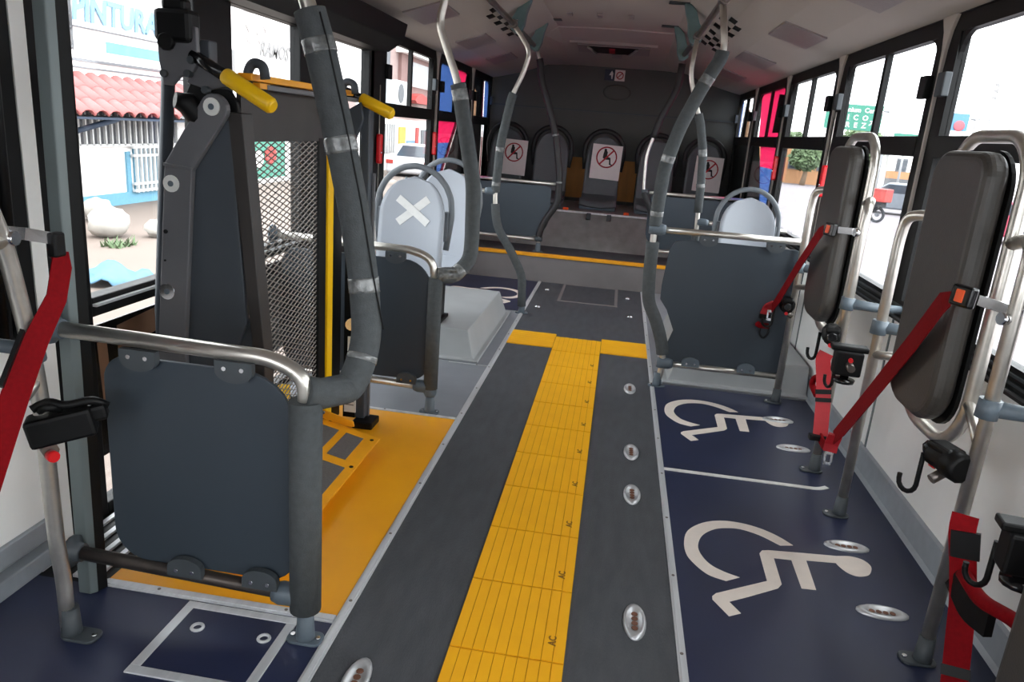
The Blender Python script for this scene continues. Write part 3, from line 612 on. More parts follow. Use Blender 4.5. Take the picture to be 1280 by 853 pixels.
# ---- rear right barrier
r = thing('barrier', 'dark panel barrier on the rear step with black bent pole, wheelchair side', 'barrier', (.33, 6.14, .233))
pole_parts(r, [(.33, yb, .233), (.33, yb, .45), (.28, yb, .647), (.195, yb, .80), (.184, yb, 1.076), (.254, yb, 1.353), (.36, yb, 1.60), (.37, yb, 1.81)], [(.36, .80), (1.2, 1.78)], .027, .014, [(1.22, 1.24)], 'foam_dark')
B().cyl((RW-.005, yb, .80), (.2, yb, .795), .013).build('top_rail', 'steel', r); B().cyl((RW-.005, yb, .345), (.33, yb, .335), .013).build('lower_rail', 'steel', r); clampball(r, (.21, yb, .797), (1, 0, 0), .024, .06, 'clamp_dark')
panel(r, .25, 1.03, .355, .775, yb+.004, (.06, .04, .14, .08)); foot(r, .33, yb, .233)
# ---- wheelchair bay barrier
r = thing('barrier', 'wide slate panel barrier with bulging foam wrapped pole behind the wheelchair bays', 'barrier', (.295, 3.66, 0)); yb = 3.66
pole_parts(r, [(.30, yb, 0), (.318, yb, .124), (.30, yb, .227), (.254, yb, .346), (.205, yb, .43), (.193, yb, .582), (.19, yb, .815), (.20, yb, 1.078), (.246, yb, 1.263), (.327, yb, 1.461), (.40, yb, 1.60), (.362, yb, 1.80)],
           [(.17, .755), (.80, 1.61)], .031, .0155, [(.845, .90), (1.10, 1.15), (1.46, 1.50)]); foot(r, .30, yb, 0)
B().cyl((.19, yb, .79), (.885, yb, .792), .0155).build('top_rail', 'steel', r); B().cyl((.31, yb, .125), (.885, yb, .124), .0145).build('lower_rail', 'steel', r)
clampball(r, (.205, yb, .79), (1, 0, 0), .03, .08); clampball(r, (.325, yb, .127), (1, 0, 0), .03, .08)
P = [(.275, .70), (.30, .74), (.345, .752), (.86, .752), (.90, .74), (.915, .70), (.905, .155), (.88, .135), (.35, .135), (.325, .15), (.315, .20), (.345, .30), (.30, .40), (.262, .45), (.26, .52)]
B().prism(P, 1, yb+.002, yb+.012).build('panel', 'panel', r, bevel=.002)
for x in (.45, .76): clip(r, x, yb, .768, True)
for x in (.45, .72): clip(r, x, yb, .14, False, 'clamp')
# ---- thin pole and rail by the single seat
r = thing('grab_pole', 'grey foam wrapped pole standing behind the slate panel beside the single seat', 'grab pole', (.52, 4.9, 0))
pole_parts(r, [(.52, 4.9, 0), (.52, 4.9, .6), (.505, 4.9, .958), (.491, 4.9, 1.153), (.445, 4.9, 1.341), (.40, 4.9, 1.45), (.35, 4.9, 1.60), (.362, 4.9, 1.80)], [(.3, .68), (.75, 1.38)], .026, .0145, [(.93, .96), (1.12, 1.17)]); foot(r, .52, 4.9)
B().cyl((.52, 4.9, .72), (1.07, 4.9, .71), .014).build('side_rail', 'steel', r); clampball(r, (.55, 4.9, .72), (1, 0, 0), .025)

# ================================================================== WHEEL ARCHES AND SEATS
def arch(x0, x1, y0, y1, label):
    s = .035; b = B()
    lo = [(x0, y0), (x1, y0), (x1, y1), (x0, y1)]; inn = (lambda k: [(x0+(k if x0 > LW+.05 else 0), y0+k), (x1-(k if x1 < RW-.05 else 0), y0+k), (x1-(k if x1 < RW-.05 else 0), y1-k), (x0+(k if x0 > LW+.05 else 0), y1-k)])
    vs = [(x, y, .0003) for x, y in lo]+[(x, y, .012) for x, y in lo]+[(x, y, .012) for x, y in inn(.03)]+[(x, y, .155) for x, y in inn(.075)]
    fs = [(0, 1, 2, 3), (12, 13, 14, 15)]+[[4*j+i, 4*j+(i+1) % 4, 4*j+4+(i+1) % 4, 4*j+4+i] for j in range(3) for i in range(4)]
    o = b.add(vs, fs).build('wheel_arch_box', 'grey_plastic', bevel=.014, seg=3); return tag(o, label, 'wheel arch')
arch(LW+.002, -.63, 3.68, 4.88, 'pale grey moulded wheel arch box under the taped seat'); arch(.33, RW-.02, 3.72, 4.84, 'pale grey moulded wheel arch box under the single seat')
def seat(label, x, y, shell, grab, W=.155, top=.95, pan=.46, base=.155, arch_r=.0145, grp=None, ped=True, name='passenger_seat', depth=.36):
    r = thing(name, label, 'seat', (x, y, base), grp)
    z0 = pan-.04
    def back(u, v):
        s = u*2-1; zz = z0+(top-z0)*v
        t = max(0, (v-.66)/.34); wd = W*(1.04-.06*v)*math.sqrt(max(0, 1-t**2.2))
        wd = max(wd, .004)
        k_ = wd*s/W; return V(x+wd*s, y+.05*(v-.2)-.028*k_*k_-.03*(1-v)**3, zz)
    B().grid(back, 14, 22).build('backrest', shell, r, solid=.018)
    def cush(u, v):
        s = u*2-1; d = v*depth
        return V(x+W*1.05*s, y-.01-d, pan-.03*math.sin(math.pi*min(1, v*1.15))+.022*s*s-(.05*max(0, (v-.85)/.15)**2)+.04*(1-v)**6)
    B().grid(cush, 10, 14).build('seat_pan', shell, r, solid=.02)
    h = top-.17; g = .028
    path = [(x-W-g*.3, y+.035, h-.16), (x-W-g, y+.04, h)]+[(x-(W+g)*math.cos(a*math.pi/10), y+.045, h+.02+(top-h+.03)*math.sin(a*math.pi/10)) for a in range(1, 10)]+[(x+W+g, y+.04, h), (x+W+g*.3, y+.035, h-.16)]
    B().tube(path, arch_r, 10, fil=.02).build('grab_handle', grab, r)
    for s in (-1, 1): B().box((x+s*(W+.004)-.012, y+.02, h-.12), (x+s*(W+.004)+.012, y+.055, h+.02)).build('handle_mount', grab, r, bevel=.005)
    if ped:
        B().box((x-.06, y-.24, base+.0005), (x+.06, y-.06, base+.02)).build('pedestal_foot', 'black', r, bevel=.004)
        B().box((x-.04, y-.22, base+.02), (x+.04, y-.08, pan-.035)).build('pedestal', 'black', r, bevel=.006)
        B().box((x-.13, y-.26, pan-.055), (x+.13, y-.05, pan-.034)).build('seat_bracket', 'clamp_dark', r)
    return r
s1 = seat('pale grey plastic seat with a white tape cross on its backrest', -.945, 3.42, 'seat', 'seat_grab', top=.95)
for a in (40, -36):
    c = V(-.942, 3.42-.012, .795); d = V(math.cos(math.radians(a)), 0, math.sin(math.radians(a))); q = []
    for i in range(9):
        p = c+d*(.092*(i/4-1)); sx = (p.x+.945)/.155; vv = (p.z-.42)/(.95-.42); q.append(V(p.x, 3.42+.05*(vv-.2)-.028*sx*sx-.013-(.002 if a < 0 else 0), p.z))
    B().ribbon(q, d.cross(V(0, 1, 0)), .036, .0015).build('tape_strip', 'masking', s1)
seat('pale grey plastic seat directly behind the seat with the taped cross', -.93, 4.06, 'seat', 'seat_grab', top=.96)
seat('single pale grey plastic seat with grab handle behind the slate panel', .765, 4.52, 'seat', 'seat_grab', top=.92)
rear = []
nm = ['dark grey rear seat with a notice, beside the kerb side wall', 'bare dark grey rear seat between the two noticed seats, lift side', 'dark grey middle rear seat with a notice, facing the aisle', 'bare dark grey rear seat behind the wheelchair side black pole', 'dark grey rear seat with a notice, beside the road side wall']
for i, x in enumerate((-1.15, -.70, -.185, .335, .79)):
    q = seat(nm[i], x, 7.6, 'seat_dark', 'foam_dark', W=.165, top=1.20, pan=.60, base=.53, arch_r=.024, ped=False, grp='rear bench seats', name='bench_seat', depth=.5)
    B().box((x-.17, 7.10, .527), (x+.17, 7.56, .565)).build('seat_plinth', 'clamp', q, bevel=.006)
for x in (-.46, .09): tag(B().box((x-.025, 6.86, .526), (x+.025, 6.90, .55)).build('belt_buckle', 'orange', bevel=.005), 'small orange buckle lying on the rear bench edge', 'buckle', 'buckles on the rear bench')
def notice(x, y, z, w_, h_, label, ang=.03):
    r = thing('notice_sheet', label, 'notice', (x, y, z)); M = Matrix.Rotation(ang, 3, 'Y')
    def P(u, v, t): return Vector((x, y, z))+M @ V(u, t, v)+V(0, v*.09, 0)
    def poly(nm_, pts, t, m, th=.0008):
        n = len(pts); B().add([P(u, v, t) for u, v in pts]+[P(u, v, t-th) for u, v in pts], [list(range(n)), list(range(n, 2*n))]+[[i, (i+1) % n, n+(i+1) % n, n+i] for i in range(n)]).build(nm_, m, r)
    poly('sheet', [(-w_/2, -h_/2), (w_/2, -h_/2), (w_/2, h_/2), (-w_/2, h_/2)], 0, 'paper')
    cy = h_*.14; R = w_*.33
    B().tube([P(R*math.cos(a*math.pi/14), cy+R*math.sin(a*math.pi/14), -.002) for a in range(28)], w_*.022, 6, closed=True).build('prohibition_ring', 'sign_red', r)
    poly('person_icon', [(-.04*w_+dx*w_, cy+dz*w_) for dx, dz in ((-.06, .2), (.02, .22), (.06, .17), (.05, .02), (.17, 0), (.2, -.2), (.25, -.22), (.24, -.25), (.15, -.23), (.13, -.07), (-.02, -.08), (-.09, -.02), (-.08, .1))], -.0022, 'ink_black')
    B().ball(P(-.06*w_, cy+.235*w_, -.002), (.045*w_, .003, .045*w_), 8, 6).build('person_icon', 'ink_black', r)
    d = R*.7; poly('prohibition_bar', [(-d-.01*w_, -d+cy), (-d+.03*w_, -d+cy-.01), (d+.01*w_, d+cy), (d-.03*w_, d+cy+.01)], -.0036, 'sign_red')
mat('ink_black', (30, 24, 26), .7)
notice(-1.07, 7.545, .93, .26, .34, 'white no sitting notice on the rear seat by the kerb side wall')
notice(-.155, 7.545, .955, .29, .33, 'white no sitting notice on the middle rear seat')
notice(.83, 7.545, .92, .26, .33, 'white no sitting notice on the rear seat by the road side wall')
# two small signs on the rear wall
r = thing('wall_sign', 'small pair of dark blue and white pictogram signs high on the rear wall', 'sign', (-.165, 7.94, 1.79))
B().box((-.27, 7.965, 1.74), (-.172, 7.97, 1.845)).build('blue_sign', 'sign_blue', r); B().box((-.168, 7.965, 1.74), (-.068, 7.97, 1.845)).build('white_sign', 'paper', r)
B().prism([(-.20, 1.755), (-.19, 1.755), (-.185, 1.81), (-.20, 1.835), (-.215, 1.81), (-.225, 1.79), (-.205, 1.79)], 1, 7.962, 7.965).build('pictogram', 'paper', r)
B().tube([(-.118+.033*math.cos(a*math.pi/8), 7.963, 1.792+.033*math.sin(a*math.pi/8)) for a in range(16)], .0045, 6, closed=True).build('prohibition_ring', 'sign_red', r)
B().obox((-.118, 7.963, 1.792), (.06, .002, .008), Matrix.Rotation(-.8, 3, 'Y')).build('prohibition_bar', 'sign_red', r)
# emergency releases
def hammer(x, y, z, sx, label):
    r = thing('emergency_release', label, 'release handle', (x, y, z-.08))
    B().prism(rrect(.045, .165, .014, 4, y, z), 0, min(x, x+sx*.028), max(x, x+sx*.028)).build('handle', 'red_plastic', r, bevel=.006)
    B().ball((x+sx*.03, y-.012, z-.02), .006, 8, 6).build('pin', 'chrome', r)
    B().cyl((x+sx*.01, y, z-.30), (x+sx*.01, y, z+.35), .0035, 6).build('cord', 'steel', r)
hammer(LW+.004, 4.27, 1.03, 1, 'red emergency release on the pillar between lift doorway and taped seat window'); hammer(LW+.004, 5.56, 1.05, 1, 'red emergency release on the pillar before the blue film window')
hammer(RW-.004, 5.56, 1.075, -1, 'red emergency release beside the red film window, road side'); hammer(RW-.004, 4.22, 1.06, -1, 'red emergency release half hidden by the padded rest, road side')

# ================================================================== WHEELCHAIR LIFT
L = thing('wheelchair_lift', 'folded wheelchair lift with mesh gate, black arms and yellow grips in the side doorway', 'wheelchair lift', (-1.05, 2.3, 0))
# near side arm: strap bent at the elbow with a round top, standing proud of a dark side plate
def arc(cx, cz_, r, a0, a1, n=8): return [(cx+r*math.cos(math.radians(a0+(a1-a0)*i/n)), cz_+r*math.sin(math.radians(a0+(a1-a0)*i/n))) for i in range(n+1)]
P = arc(-1.053, 1.19, .038, 155, -40, 10)+[(-1.118, 1.028), (-1.16, .55), (-1.165, .02), (-1.25, .02), (-1.243, .53), (-1.196, 1.043)]
B().prism(P, 1, 1.872, 1.892).build('arm_strap', 'lift_grey', L, bevel=.003)
B().obox((-1.157, 1.870, 1.036), (.082, .006, .008), Matrix.Rotation(.1, 3, 'Y')).build('elbow_weld', 'lift_grey', L, bevel=.002)
B().prism([(-1.10, 1.10), (-1.024, 1.165), (-1.02, 1.165), (-.985, .62), (-1.03, .50), (-1.16, .42), (-1.21, .50), (-1.19, 1.0)], 1, 1.893, 1.905).build('side_plate', 'lift_dark', L, bevel=.002)
B().prism([(-1.19, .80), (-.98, .62), (-.955, .3), (-.95, .02), (-1.2, .02)], 1, 1.906, 1.915).build('side_plate', 'lift_dark', L)
B().prism([(-1.028, 1.185), (-.985, 1.185), (-.935, .55), (-.925, .02), (-.965, .02), (-.972, .585)], 1, 1.893, 1.95).build('near_mast', 'lift_brown', L, bevel=.003)
for x, z in ((-1.056, 1.195), (-1.178, .99), (-1.205, .693)):
    d = B().cyl((x, 1.868, z), (x, 1.872, z), .0225, 18).build('arm_disc', 'white_label' if z > .9 else 'chrome', L); B().cyl((x, 1.866, z), (x, 1.868, z), .008, 10).build('disc_pin', 'clamp', d)
for x, z, rr in ((-1.201, .86, .006), (-1.207, .78, .003)): B().cyl((x, 1.869, z), (x, 1.873, z), rr, 8).build('arm_hole', 'black', L)
B().tube([(-1.212, 1.935, 1.27), (-1.268, 1.935, .62), (-1.275, 1.935, .02)], .018, 14).build('guide_tube', 'lift_dark', L)
B().prism([(-1.21, 1.40), (-1.10, 1.385), (-1.098, 1.30), (-1.112, 1.278), (-1.15, 1.262), (-1.172, 1.24), (-1.196, 1.24), (-1.206, 1.30)], 1, 1.885, 1.90).build('head_plate', 'lift_grey', L, bevel=.003)
B().box((-1.21, 1.872, 1.345), (-1.11, 1.93, 1.425)).build('head_cap', 'black', L, bevel=.012); B().box((-1.195, 1.885, 1.42), (-1.13, 1.925, 1.452)).build('head_cap', 'black', L, bevel=.01)
B().box((-1.12, 1.93, 1.02), (-1.09, 1.97, 1.36)).build('head_channel', 'lift_dark', L, bevel=.004)
B().prism([(-1.12, 1.30), (-1.05, 1.285), (-1.025, 1.25), (-1.08, 1.235), (-1.14, 1.25)], 1, 1.90, 1.915).build('link_plate', 'lift_grey', L, bevel=.003)
B().prism([(-1.14, 1.25), (-1.03, 1.24), (-1.01, 1.21), (-1.0, 1.16), (-1.06, 1.19), (-1.15, 1.17), (-1.165, 1.2)], 1, 1.915, 1.93).build('link_plate', 'black', L, bevel=.003)
for x, z in ((-1.115, 1.305), (-1.125, 1.272), (-1.078, 1.235), (-1.19, 1.268)): B().cyl((x, 1.875, z), (x, 1.895, z), .010, 10).build('link_bolt', 'clamp_dark', L, bevel=.002)
B().cyl((-1.178, 1.87, 1.345), (-1.178, 1.886, 1.345), .022, 12).build('head_pivot', 'black', L, bevel=.003)
B().tube([(-1.15, 1.86, 1.205), (-1.13, 1.88, 1.20), (-1.11, 1.90, 1.165), (-1.10, 1.91, 1.13)], [.02, .03, .031, .024], 14).build('rubber_bumper', 'black', L)
for (p0, p1, p2, rr) in (((-1.118, 1.895, 1.318), (-1.022, 1.88, 1.274), (-.883, 1.86, 1.205), .021), ((-1.02, 2.72, 1.285), (-.948, 2.70, 1.262), (-.825, 2.68, 1.215), .0215)):
    B().cyl(p0, p1, .016).build('handle_bar', 'black_gloss', L)
    g0, g1 = Vector(p1), Vector(p2); B().tube([g0, g0.lerp(g1, .03), g0.lerp(g1, .94), g1], [rr*.9, rr, rr, rr*.72], 16).build('handle_grip', 'lift_yellow', L)
# folded platform: amber edge, dark skirt, mesh gate, black frame, yellow stripe
B().box((-1.015, 1.93, 1.268), (-.975, 2.70, 1.286)).build('platform_edge', 'lift_amber', L, bevel=.002)
B().box((-.975, 1.98, 1.248), (-.955, 2.70, 1.262)).build('platform_lip', 'lift_grey', L, bevel=.002); B().box((-.978, 1.94, 1.25), (-.958, 2.0, 1.264)).build('platform_lip', 'lift_amber', L)
B().box((-1.025, 1.94, 1.11), (-1.012, 2.66, 1.268)).build('platform_skirt', 'lift_brown', L)
for y in (1.955, 2.64): B().tube([(-1.0, y, 1.26), (-1.0, y, 1.29), (-.985, y, 1.315), (-.955, y, 1.31), (-.95, y, 1.275)], .013, 10, fil=.02).build('pivot_hook', 'lift_dark', L)
m = B(); y0, y1, z0, z1 = 1.955, 2.47, .06, 1.11; pu, pv = .05, .0185
k = pv/pu
def wire(c, s):      # z = s*k*(y-y0)+c clipped to the gate
    pts = []
    for t in range(2):
        pass
    ya, yb_ = y0, y1; za, zb = c+s*k*(ya-y0), c+s*k*(yb_-y0)
    def clipend(y, z):
        if z < z0: return y0+(z0-c)/(s*k), z0
        if z > z1: return y0+(z1-c)/(s*k), z1
        return y, z
    if max(za, zb) <= z0 or min(za, zb) >= z1: return
    a = clipend(ya, za); b = clipend(yb_, zb)
    m.tube([(-1.02+.0012*s, a[0], a[1]), (-1.02+.0012*s, b[0], b[1])], .0019, 4, caps=False)
H_ = k*(y1-y0); c = z0-H_
while c < z1+H_: wire(c, 1); wire(c, -1); c += pv
mo = m.build('mesh_gate', 'mesh_wire', L, fix=False); mo['kind'] = 'stuff'
B().box((-1.03, 1.935, .02), (-1.01, 1.957, 1.12)).build('gate_frame', 'lift_brown', L); B().box((-1.03, 2.468, .02), (-1.01, 2.53, 1.12)).build('gate_frame', 'black', L); B().box((-1.03, 1.935, .02), (-1.01, 2.53, .06)).build('gate_frame', 'black', L)
B().box((-1.022, 2.545, .06), (-1.008, 2.595, 1.12)).build('yellow_stripe', 'lift_yellow', L)
B().box((-1.06, 2.53, .02), (-1.03, 2.74, 1.27)).build('side_plate', 'black', L)
B().prism([(-.95, 1.24), (-.917, 1.24), (-.913, .75), (-.912, .03), (-.95, .03), (-.945, .75)], 1, 2.70, 2.75).build('far_mast', 'lift_dark', L, bevel=.004)
B().prism([(-1.02, 1.20), (-.94, 1.25), (-.93, 1.19), (-1.0, 1.02)], 1, 2.67, 2.69).build('link_plate', 'lift_dark', L, bevel=.003)
B().box((-.912, 2.735, .03), (-.904, 2.75, 1.0)).build('mast_edge', 'lift_grey', L)
B().box((-.95, 2.66, .0003), (-.865, 2.76, .03)).build('mast_foot', 'black', L, bevel=.006)
B().cyl((-.965, 2.68, .43), (-.955, 2.66, .43), .025, 12).build('roller', 'chrome', L)
B().box((-1.0, 2.70, .03), (-.95, 2.72, .9)).build('side_plate', 'black', L)
lb = B().box((-.992, 2.692, .055), (-.945, 2.698, .17)).build('warning_label', 'white_label', L); B().box((-.992, 2.692, .17), (-.945, 2.698, .235)).build('label_text', 'black', lb); B().box((-.992, 2.692, .235), (-.945, 2.698, .25)).build('label_band', 'label_red', lb)
for i in range(5): B().box((-.986, 2.6905, .085+.014*i), (-.952, 2.692, .089+.014*i)).build('label_line', 'letter_grey', lb)
B().box((-.982, 2.692, .30), (-.945, 2.698, .37)).build('warning_label', 'white_label', L)
# pump behind the gate
B().box((-1.28, 1.95, .0003), (-1.10, 2.68, .10)).build('pump_base', 'lift_brown', L, bevel=.01)
B().box((-1.29, 1.99, .44), (-1.21, 2.12, .60)).build('control_box', 'black', L, bevel=.006); B().box((-1.285, 2.0, .60), (-1.215, 2.11, .608)).build('control_lid', 'clamp', L)
B().cyl((-1.15, 2.14, .10), (-1.15, 2.14, .34), .017, 12).build('hydraulic_rod', 'chrome', L); B().cyl((-1.12, 2.42, .1), (-1.12, 2.42, .24), .022, 12).build('brass_valve', 'lift_yellow', L)
B().cyl((-1.16, 2.22, .1), (-1.16, 2.22, .72), .035, 12).build('hydraulic_cylinder', 'lift_brown', L); B().ball((-1.16, 2.2, .76), (.05, .05, .05), 10, 8).build('motor', 'tan', L)
# bridge plate lying over the yellow floor
def bp(x): return .046+(-.78-x)*.225
def quad(name, pts, m, t0, t1, par): 
    n = len(pts); return B().add([(x, y, bp(x)+t0) for x, y in pts]+[(x, y, bp(x)+t1) for x, y in pts], [list(range(n)), list(range(n, 2*n))]+[[i, (i+1) % n, n+(i+1) % n, n+i] for i in range(n)]).build(name, m, par, bevel=.001)
br = quad('bridge_plate', [(-.78, 1.62), (-.78, 2.50), (-1.10, 2.50), (-1.10, 1.62)], 'lift_amber', -.006, 0, L)
quad('grip_pad', [(-.828, 2.265), (-.828, 2.455), (-.895, 2.455), (-.895, 2.265)], 'grip_grey', 0, .0012, br)
quad('grip_pad', [(-.922, 2.03), (-.922, 2.455), (-1.08, 2.455), (-1.08, 2.03)], 'grip_grey', 0, .0012, br)
quad('grip_pad', [(-.81, 1.66), (-.81, 2.215), (-.90, 2.215), (-.90, 1.66)], 'grip_grey', 0, .0012, br)
for x, y in ((-.80, 2.465), (-.795, 2.235)): B().cyl((x, y, bp(x)), (x, y, bp(x)+.0015), .008, 10).build('plate_hole', 'black', br)
B().prism([(-1.07, .113), (-.90, .075), (-.88, .08), (-.885, .10), (-1.05, .145), (-1.07, .14)], 1, 2.498, 2.506).build('plate_tab', 'lift_amber', br, bevel=.002)
for x in (-1.03, -1.0): B().cyl((x, 2.492, .124), (x, 2.498, .124), .007, 8).build('tab_bolt', 'chrome', br)
B().box((-1.10, 1.64, .002), (-.95, 1.66, .06)).build('plate_rest', 'black', L); B().box((-1.0, 2.44, .002), (-.85, 2.46, .05)).build('plate_rest', 'black', L)

# ================================================================== PADDED RESTS, BELTS AND TIE DOWNS
XF = .88
def rest(yf, yn, c, label):
    r = thing('padded_rest', label, 'padded rest', (XF, c, 0)); hx = .925
    for y, s in ((yf, -1), (yn, 1)):
        B().tube([(XF, y, 0), (XF, y, .97), (XF+.005, y+s*.01, 1.035), (hx-.01, y+s*.09, 1.05), (hx, c-s*.2, 1.03)], .0165, 12, fil=.06).build('leg', 'steel', r); foot(r, XF, y, 0, 'clamp_dark', -.012)
        B().tube([(XF, y, .585), (hx, c-s*.195, .63)], .014, 10).build('brace', 'steel', r)
        B().tube([(XF-.004, y, .655), (XF-.002, y, .70)], .0245, 12).build('wall_clamp', 'clamp', r); B().tube([(XF+.01, y, .678), (XF+.09, y, .672), (RW-.012, y, .672)], [.02, .017, .015], 10).build('wall_strut', 'clamp', r)
    B().tube([(hx, u, v) for u, v in rrect(.40, .79, .13, 8, c, .88, (.12, .12, .15, .15))], .0175, 12, closed=True).build('hoop', 'steel', r)
    P = rrect(.325, .70, .1, 8, c-.01, .885, (.07, .07, .11, .11))
    B().prism(P, 0, .845, .905).build('pad', 'pad', r, bevel=.024, seg=4); B().prism(rrect(.34, .71, .1, 6, c-.005, .885), 0, .905, .915).build('pad_board', 'black', r)
    return r
rest(3.62, 2.83, 3.20, 'dark padded rest on steel tube frame next to the slate panel barrier'); rest(2.47, 1.716, 2.10, 'dark padded rest on steel tube frame crossed by the long wide red belt')
def buckle(r, c, ax, facing, s=1):
    x = Vector(ax).normalized(); n = Vector(facing); n = (n-x*n.dot(x)).normalized(); z = x.cross(n); M = Matrix((x, n, z)).transposed()
    b = B().obox(c, (.058*s, .024*s, .05*s), M).build('buckle', 'black_gloss', r, bevel=.006)
    B().obox(Vector(c)+n*.0125*s, (.024*s, .004, .03*s), M).build('release_button', 'orange', r, bevel=.003)
    return M
def tongue(r, c, d, side):
    d = Vector(d).normalized(); s = Vector(side); s = (s-d*s.dot(d)).normalized(); n = d.cross(s); M = Matrix((s, n, d)).transposed()
    for u in (-1, 1): B().obox(Vector(c)+s*u*.011, (.008, .003, .05), M).build('tongue', 'chrome', r)
    for u in (-1, 1): B().obox(Vector(c)+d*u*.02, (.03, .003, .012), M).build('tongue', 'chrome', r)
r = thing('seat_belt', 'wide red belt stretched diagonally from the buckle at the road side rest', 'seat belt', (.82, 1.9, .9))
B().ribbon([(.885, 1.70, .90), (.86, 1.745, .905), (.835, 1.79, .908)], (0, 0, 1), .024, .005).build('bracket', 'chrome', r); B().cyl((.868, 1.716, .885), (.85, 1.712, .885), .014, 10).build('bracket_bolt', 'chrome', r)
buckle(r, (.815, 1.822, .908), (.4, -1, 0), (-1, -.45, .1))
B().ribbon([(.80, 1.85, .895), (.80, 1.89, .875), (.815, 2.05, .725), (.832, 2.3, .495), (.845, 2.5, .315), (.852, 2.60, .235)], (0, .45, 1), [.036, .06, .064, .064, .062, .05], .003).build('strap', 'red', r)
B().ribbon([(.852, 2.585, .25), (.85, 2.60, .21), (.85, 2.602, .18)], (.95, -.3, 0), .046, .012).build('belt_end', 'red_bright', r); tongue(r, (.848, 2.60, .155), (0, 0, -1), (.95, -.3, 0))
r = thing('seat_belt', 'red belt running from the buckle at the rest by the slate panel', 'seat belt', (.82, 3.05, .92))
B().ribbon([(.885, 2.82, .94), (.86, 2.88, .935), (.835, 2.97, .928)], (0, 0, 1), .024, .005).build('bracket', 'chrome', r); B().cyl((.868, 2.83, .937), (.85, 2.826, .937), .014, 10).build('bracket_bolt', 'chrome', r)
buckle(r, (.82, 3.02, .922), (.3, -1, 0), (-1, -.5, .1))
B().ribbon([(.805, 3.06, .915), (.80, 3.09, .895), (.79, 3.3, .72), (.785, 3.5, .55), (.782, 3.6, .475)], (0, .45, 1), [.04, .055, .055, .055, .046], .003).build('strap', 'red', r); tongue(r, (.779, 3.60, .44), (0, 0, -1), (.97, -.22, 0))
def hook(r, p, d, s=1):       # J hook hanging below p
    p = Vector(p); d = Vector(d).normalized(); pts = [p, p+V(0, 0, -.045*s), p+V(0, 0, -.085*s)]
    for i in range(1, 8):
        a = math.pi*i/7; pts.append(p+V(0, 0, -.085*s)+d*.022*s*(1-math.cos(a))+V(0, 0, -.026*s*math.sin(a)))
    pts.append(pts[-1]+V(0, 0, .012*s)); B().tube(pts, .0062*s, 8).build('hook', 'black', r)
def tiedown(p, label, d=(-.8, .6, 0), kind=0, ax=(0, 1, 0)):
    p = Vector(p); r = thing('tie_down', label, 'tie-down reel', p, 'tie-down reels on the rest frames'); ax = Vector(ax).normalized(); sd = ax.cross(V(0, 0, 1)).normalized()
    M = Matrix((ax, sd, V(0, 0, 1))).transposed()
    if kind == 0:
        B().tube([p-ax*.045, p-ax*.04, p+ax*.01, p+ax*.012, p+ax*.05, p+ax*.056], [.02, .031, .033, .037, .036, .028], 12).build('reel', 'black', r)
        B().tube([p-ax*.07+V(0, 0, .006), p-ax*.06+V(0, 0, .006), p-ax*.045], [.016, .02, .018], 6).build('knob', 'black_gloss', r)
        B().obox(p-ax*.01+V(0, 0, .024), (.075, .052, .022), M).build('cover', 'black', r, bevel=.008)
        B().cyl(p-V(0, 0, .03)-ax*.03, p-V(0, 0, .03)-ax*.046, .008, 8).build('red_button', 'red_plastic', r); B().cyl(p-V(0, 0, .032), p-V(0, 0, .05)+sd*.03, .012, 10).build('mount', 'steel_dark', r)
    else:
        B().obox(p, (.06, .09, .085), M).build('reel', 'black', r, bevel=.006); B().obox(p+ax*.01+V(0, 0, .05), (.05, .12, .018), M).build('cover', 'black', r, bevel=.005)
        B().tube([p-V(0, 0, .035), p-V(0, 0, .058), p-V(0, 0, .06), p-V(0, 0, .072)], [.014, .014, .036, .034], 12).build('knob', 'black_gloss', r)
        B().cyl(p-ax*.044+V(0, 0, .02), p-ax*.054+V(0, 0, .02), .008, 8).build('red_button', 'red_plastic', r)
        B().cyl(p-ax*.04, p-ax*.085, .013, 10).build('mount', 'steel_dark', r)
    hook(r, p+Vector(d).normalized()*.055+V(0, 0, -.005), d); return r
tiedown((.842, 2.82, .555), 'black tie-down reel with hook on the near leg of the rest by the slate panel', ax=(.25, 1, 0), d=(-.5, .8, 0))
tiedown((.845, 2.60, .515), 'black square tie-down reel between the two padded rests', d=(-.35, .9, 0), kind=1, ax=(.12, 1, 0))
tiedown((.84, 1.76, .525), 'black tie-down reel with hook on the leg behind the red buckle bracket', d=(-.6, .7, 0), ax=(.3, -1, 0))
tiedown((.845, 3.58, .50), 'black tie-down reel in front of the slate panel below the red belt', d=(-.9, .2, 0), ax=(.2, 1, 0))
tiedown((.865, 1.42, .485), 'black square tie-down reel above the folded red webbing by the road side wall', d=(-.5, .6, 0), kind=1, ax=(.15, 1, 0))
def webbing(path, label, bands, side=(.95, -.3, 0), wd=.052, m='red_bright'):
    r = thing('red_webbing', label, 'webbing', path[-1], 'hanging red webbing'); B().ribbon(path, side, wd, .008, .02).build('strap', m, r)
    for a, b in bands: B().ribbon([a, b], side, wd+.004, .012).build('band', 'black', r)
    return r
r = webbing([(.83, 2.80, .49), (.822, 2.80, .465), (.835, 2.79, .40), (.843, 2.76, .30), (.848, 2.735, .185)], 'bundled red webbing hanging below the reels between the two padded rests', [((.838, 2.775, .355), (.84, 2.77, .338)), ((.841, 2.765, .325), (.842, 2.76, .31))])
B().tube([(.835, 2.80, .40), (.82, 2.85, .375), (.82, 2.87, .34), (.835, 2.83, .31)], .012, 8, fil=.02).build('strap_fold', 'red', r); B().obox((.848, 2.735, .178), (.08, .03, .022)).build('clasp', 'black', r, bevel=.004)
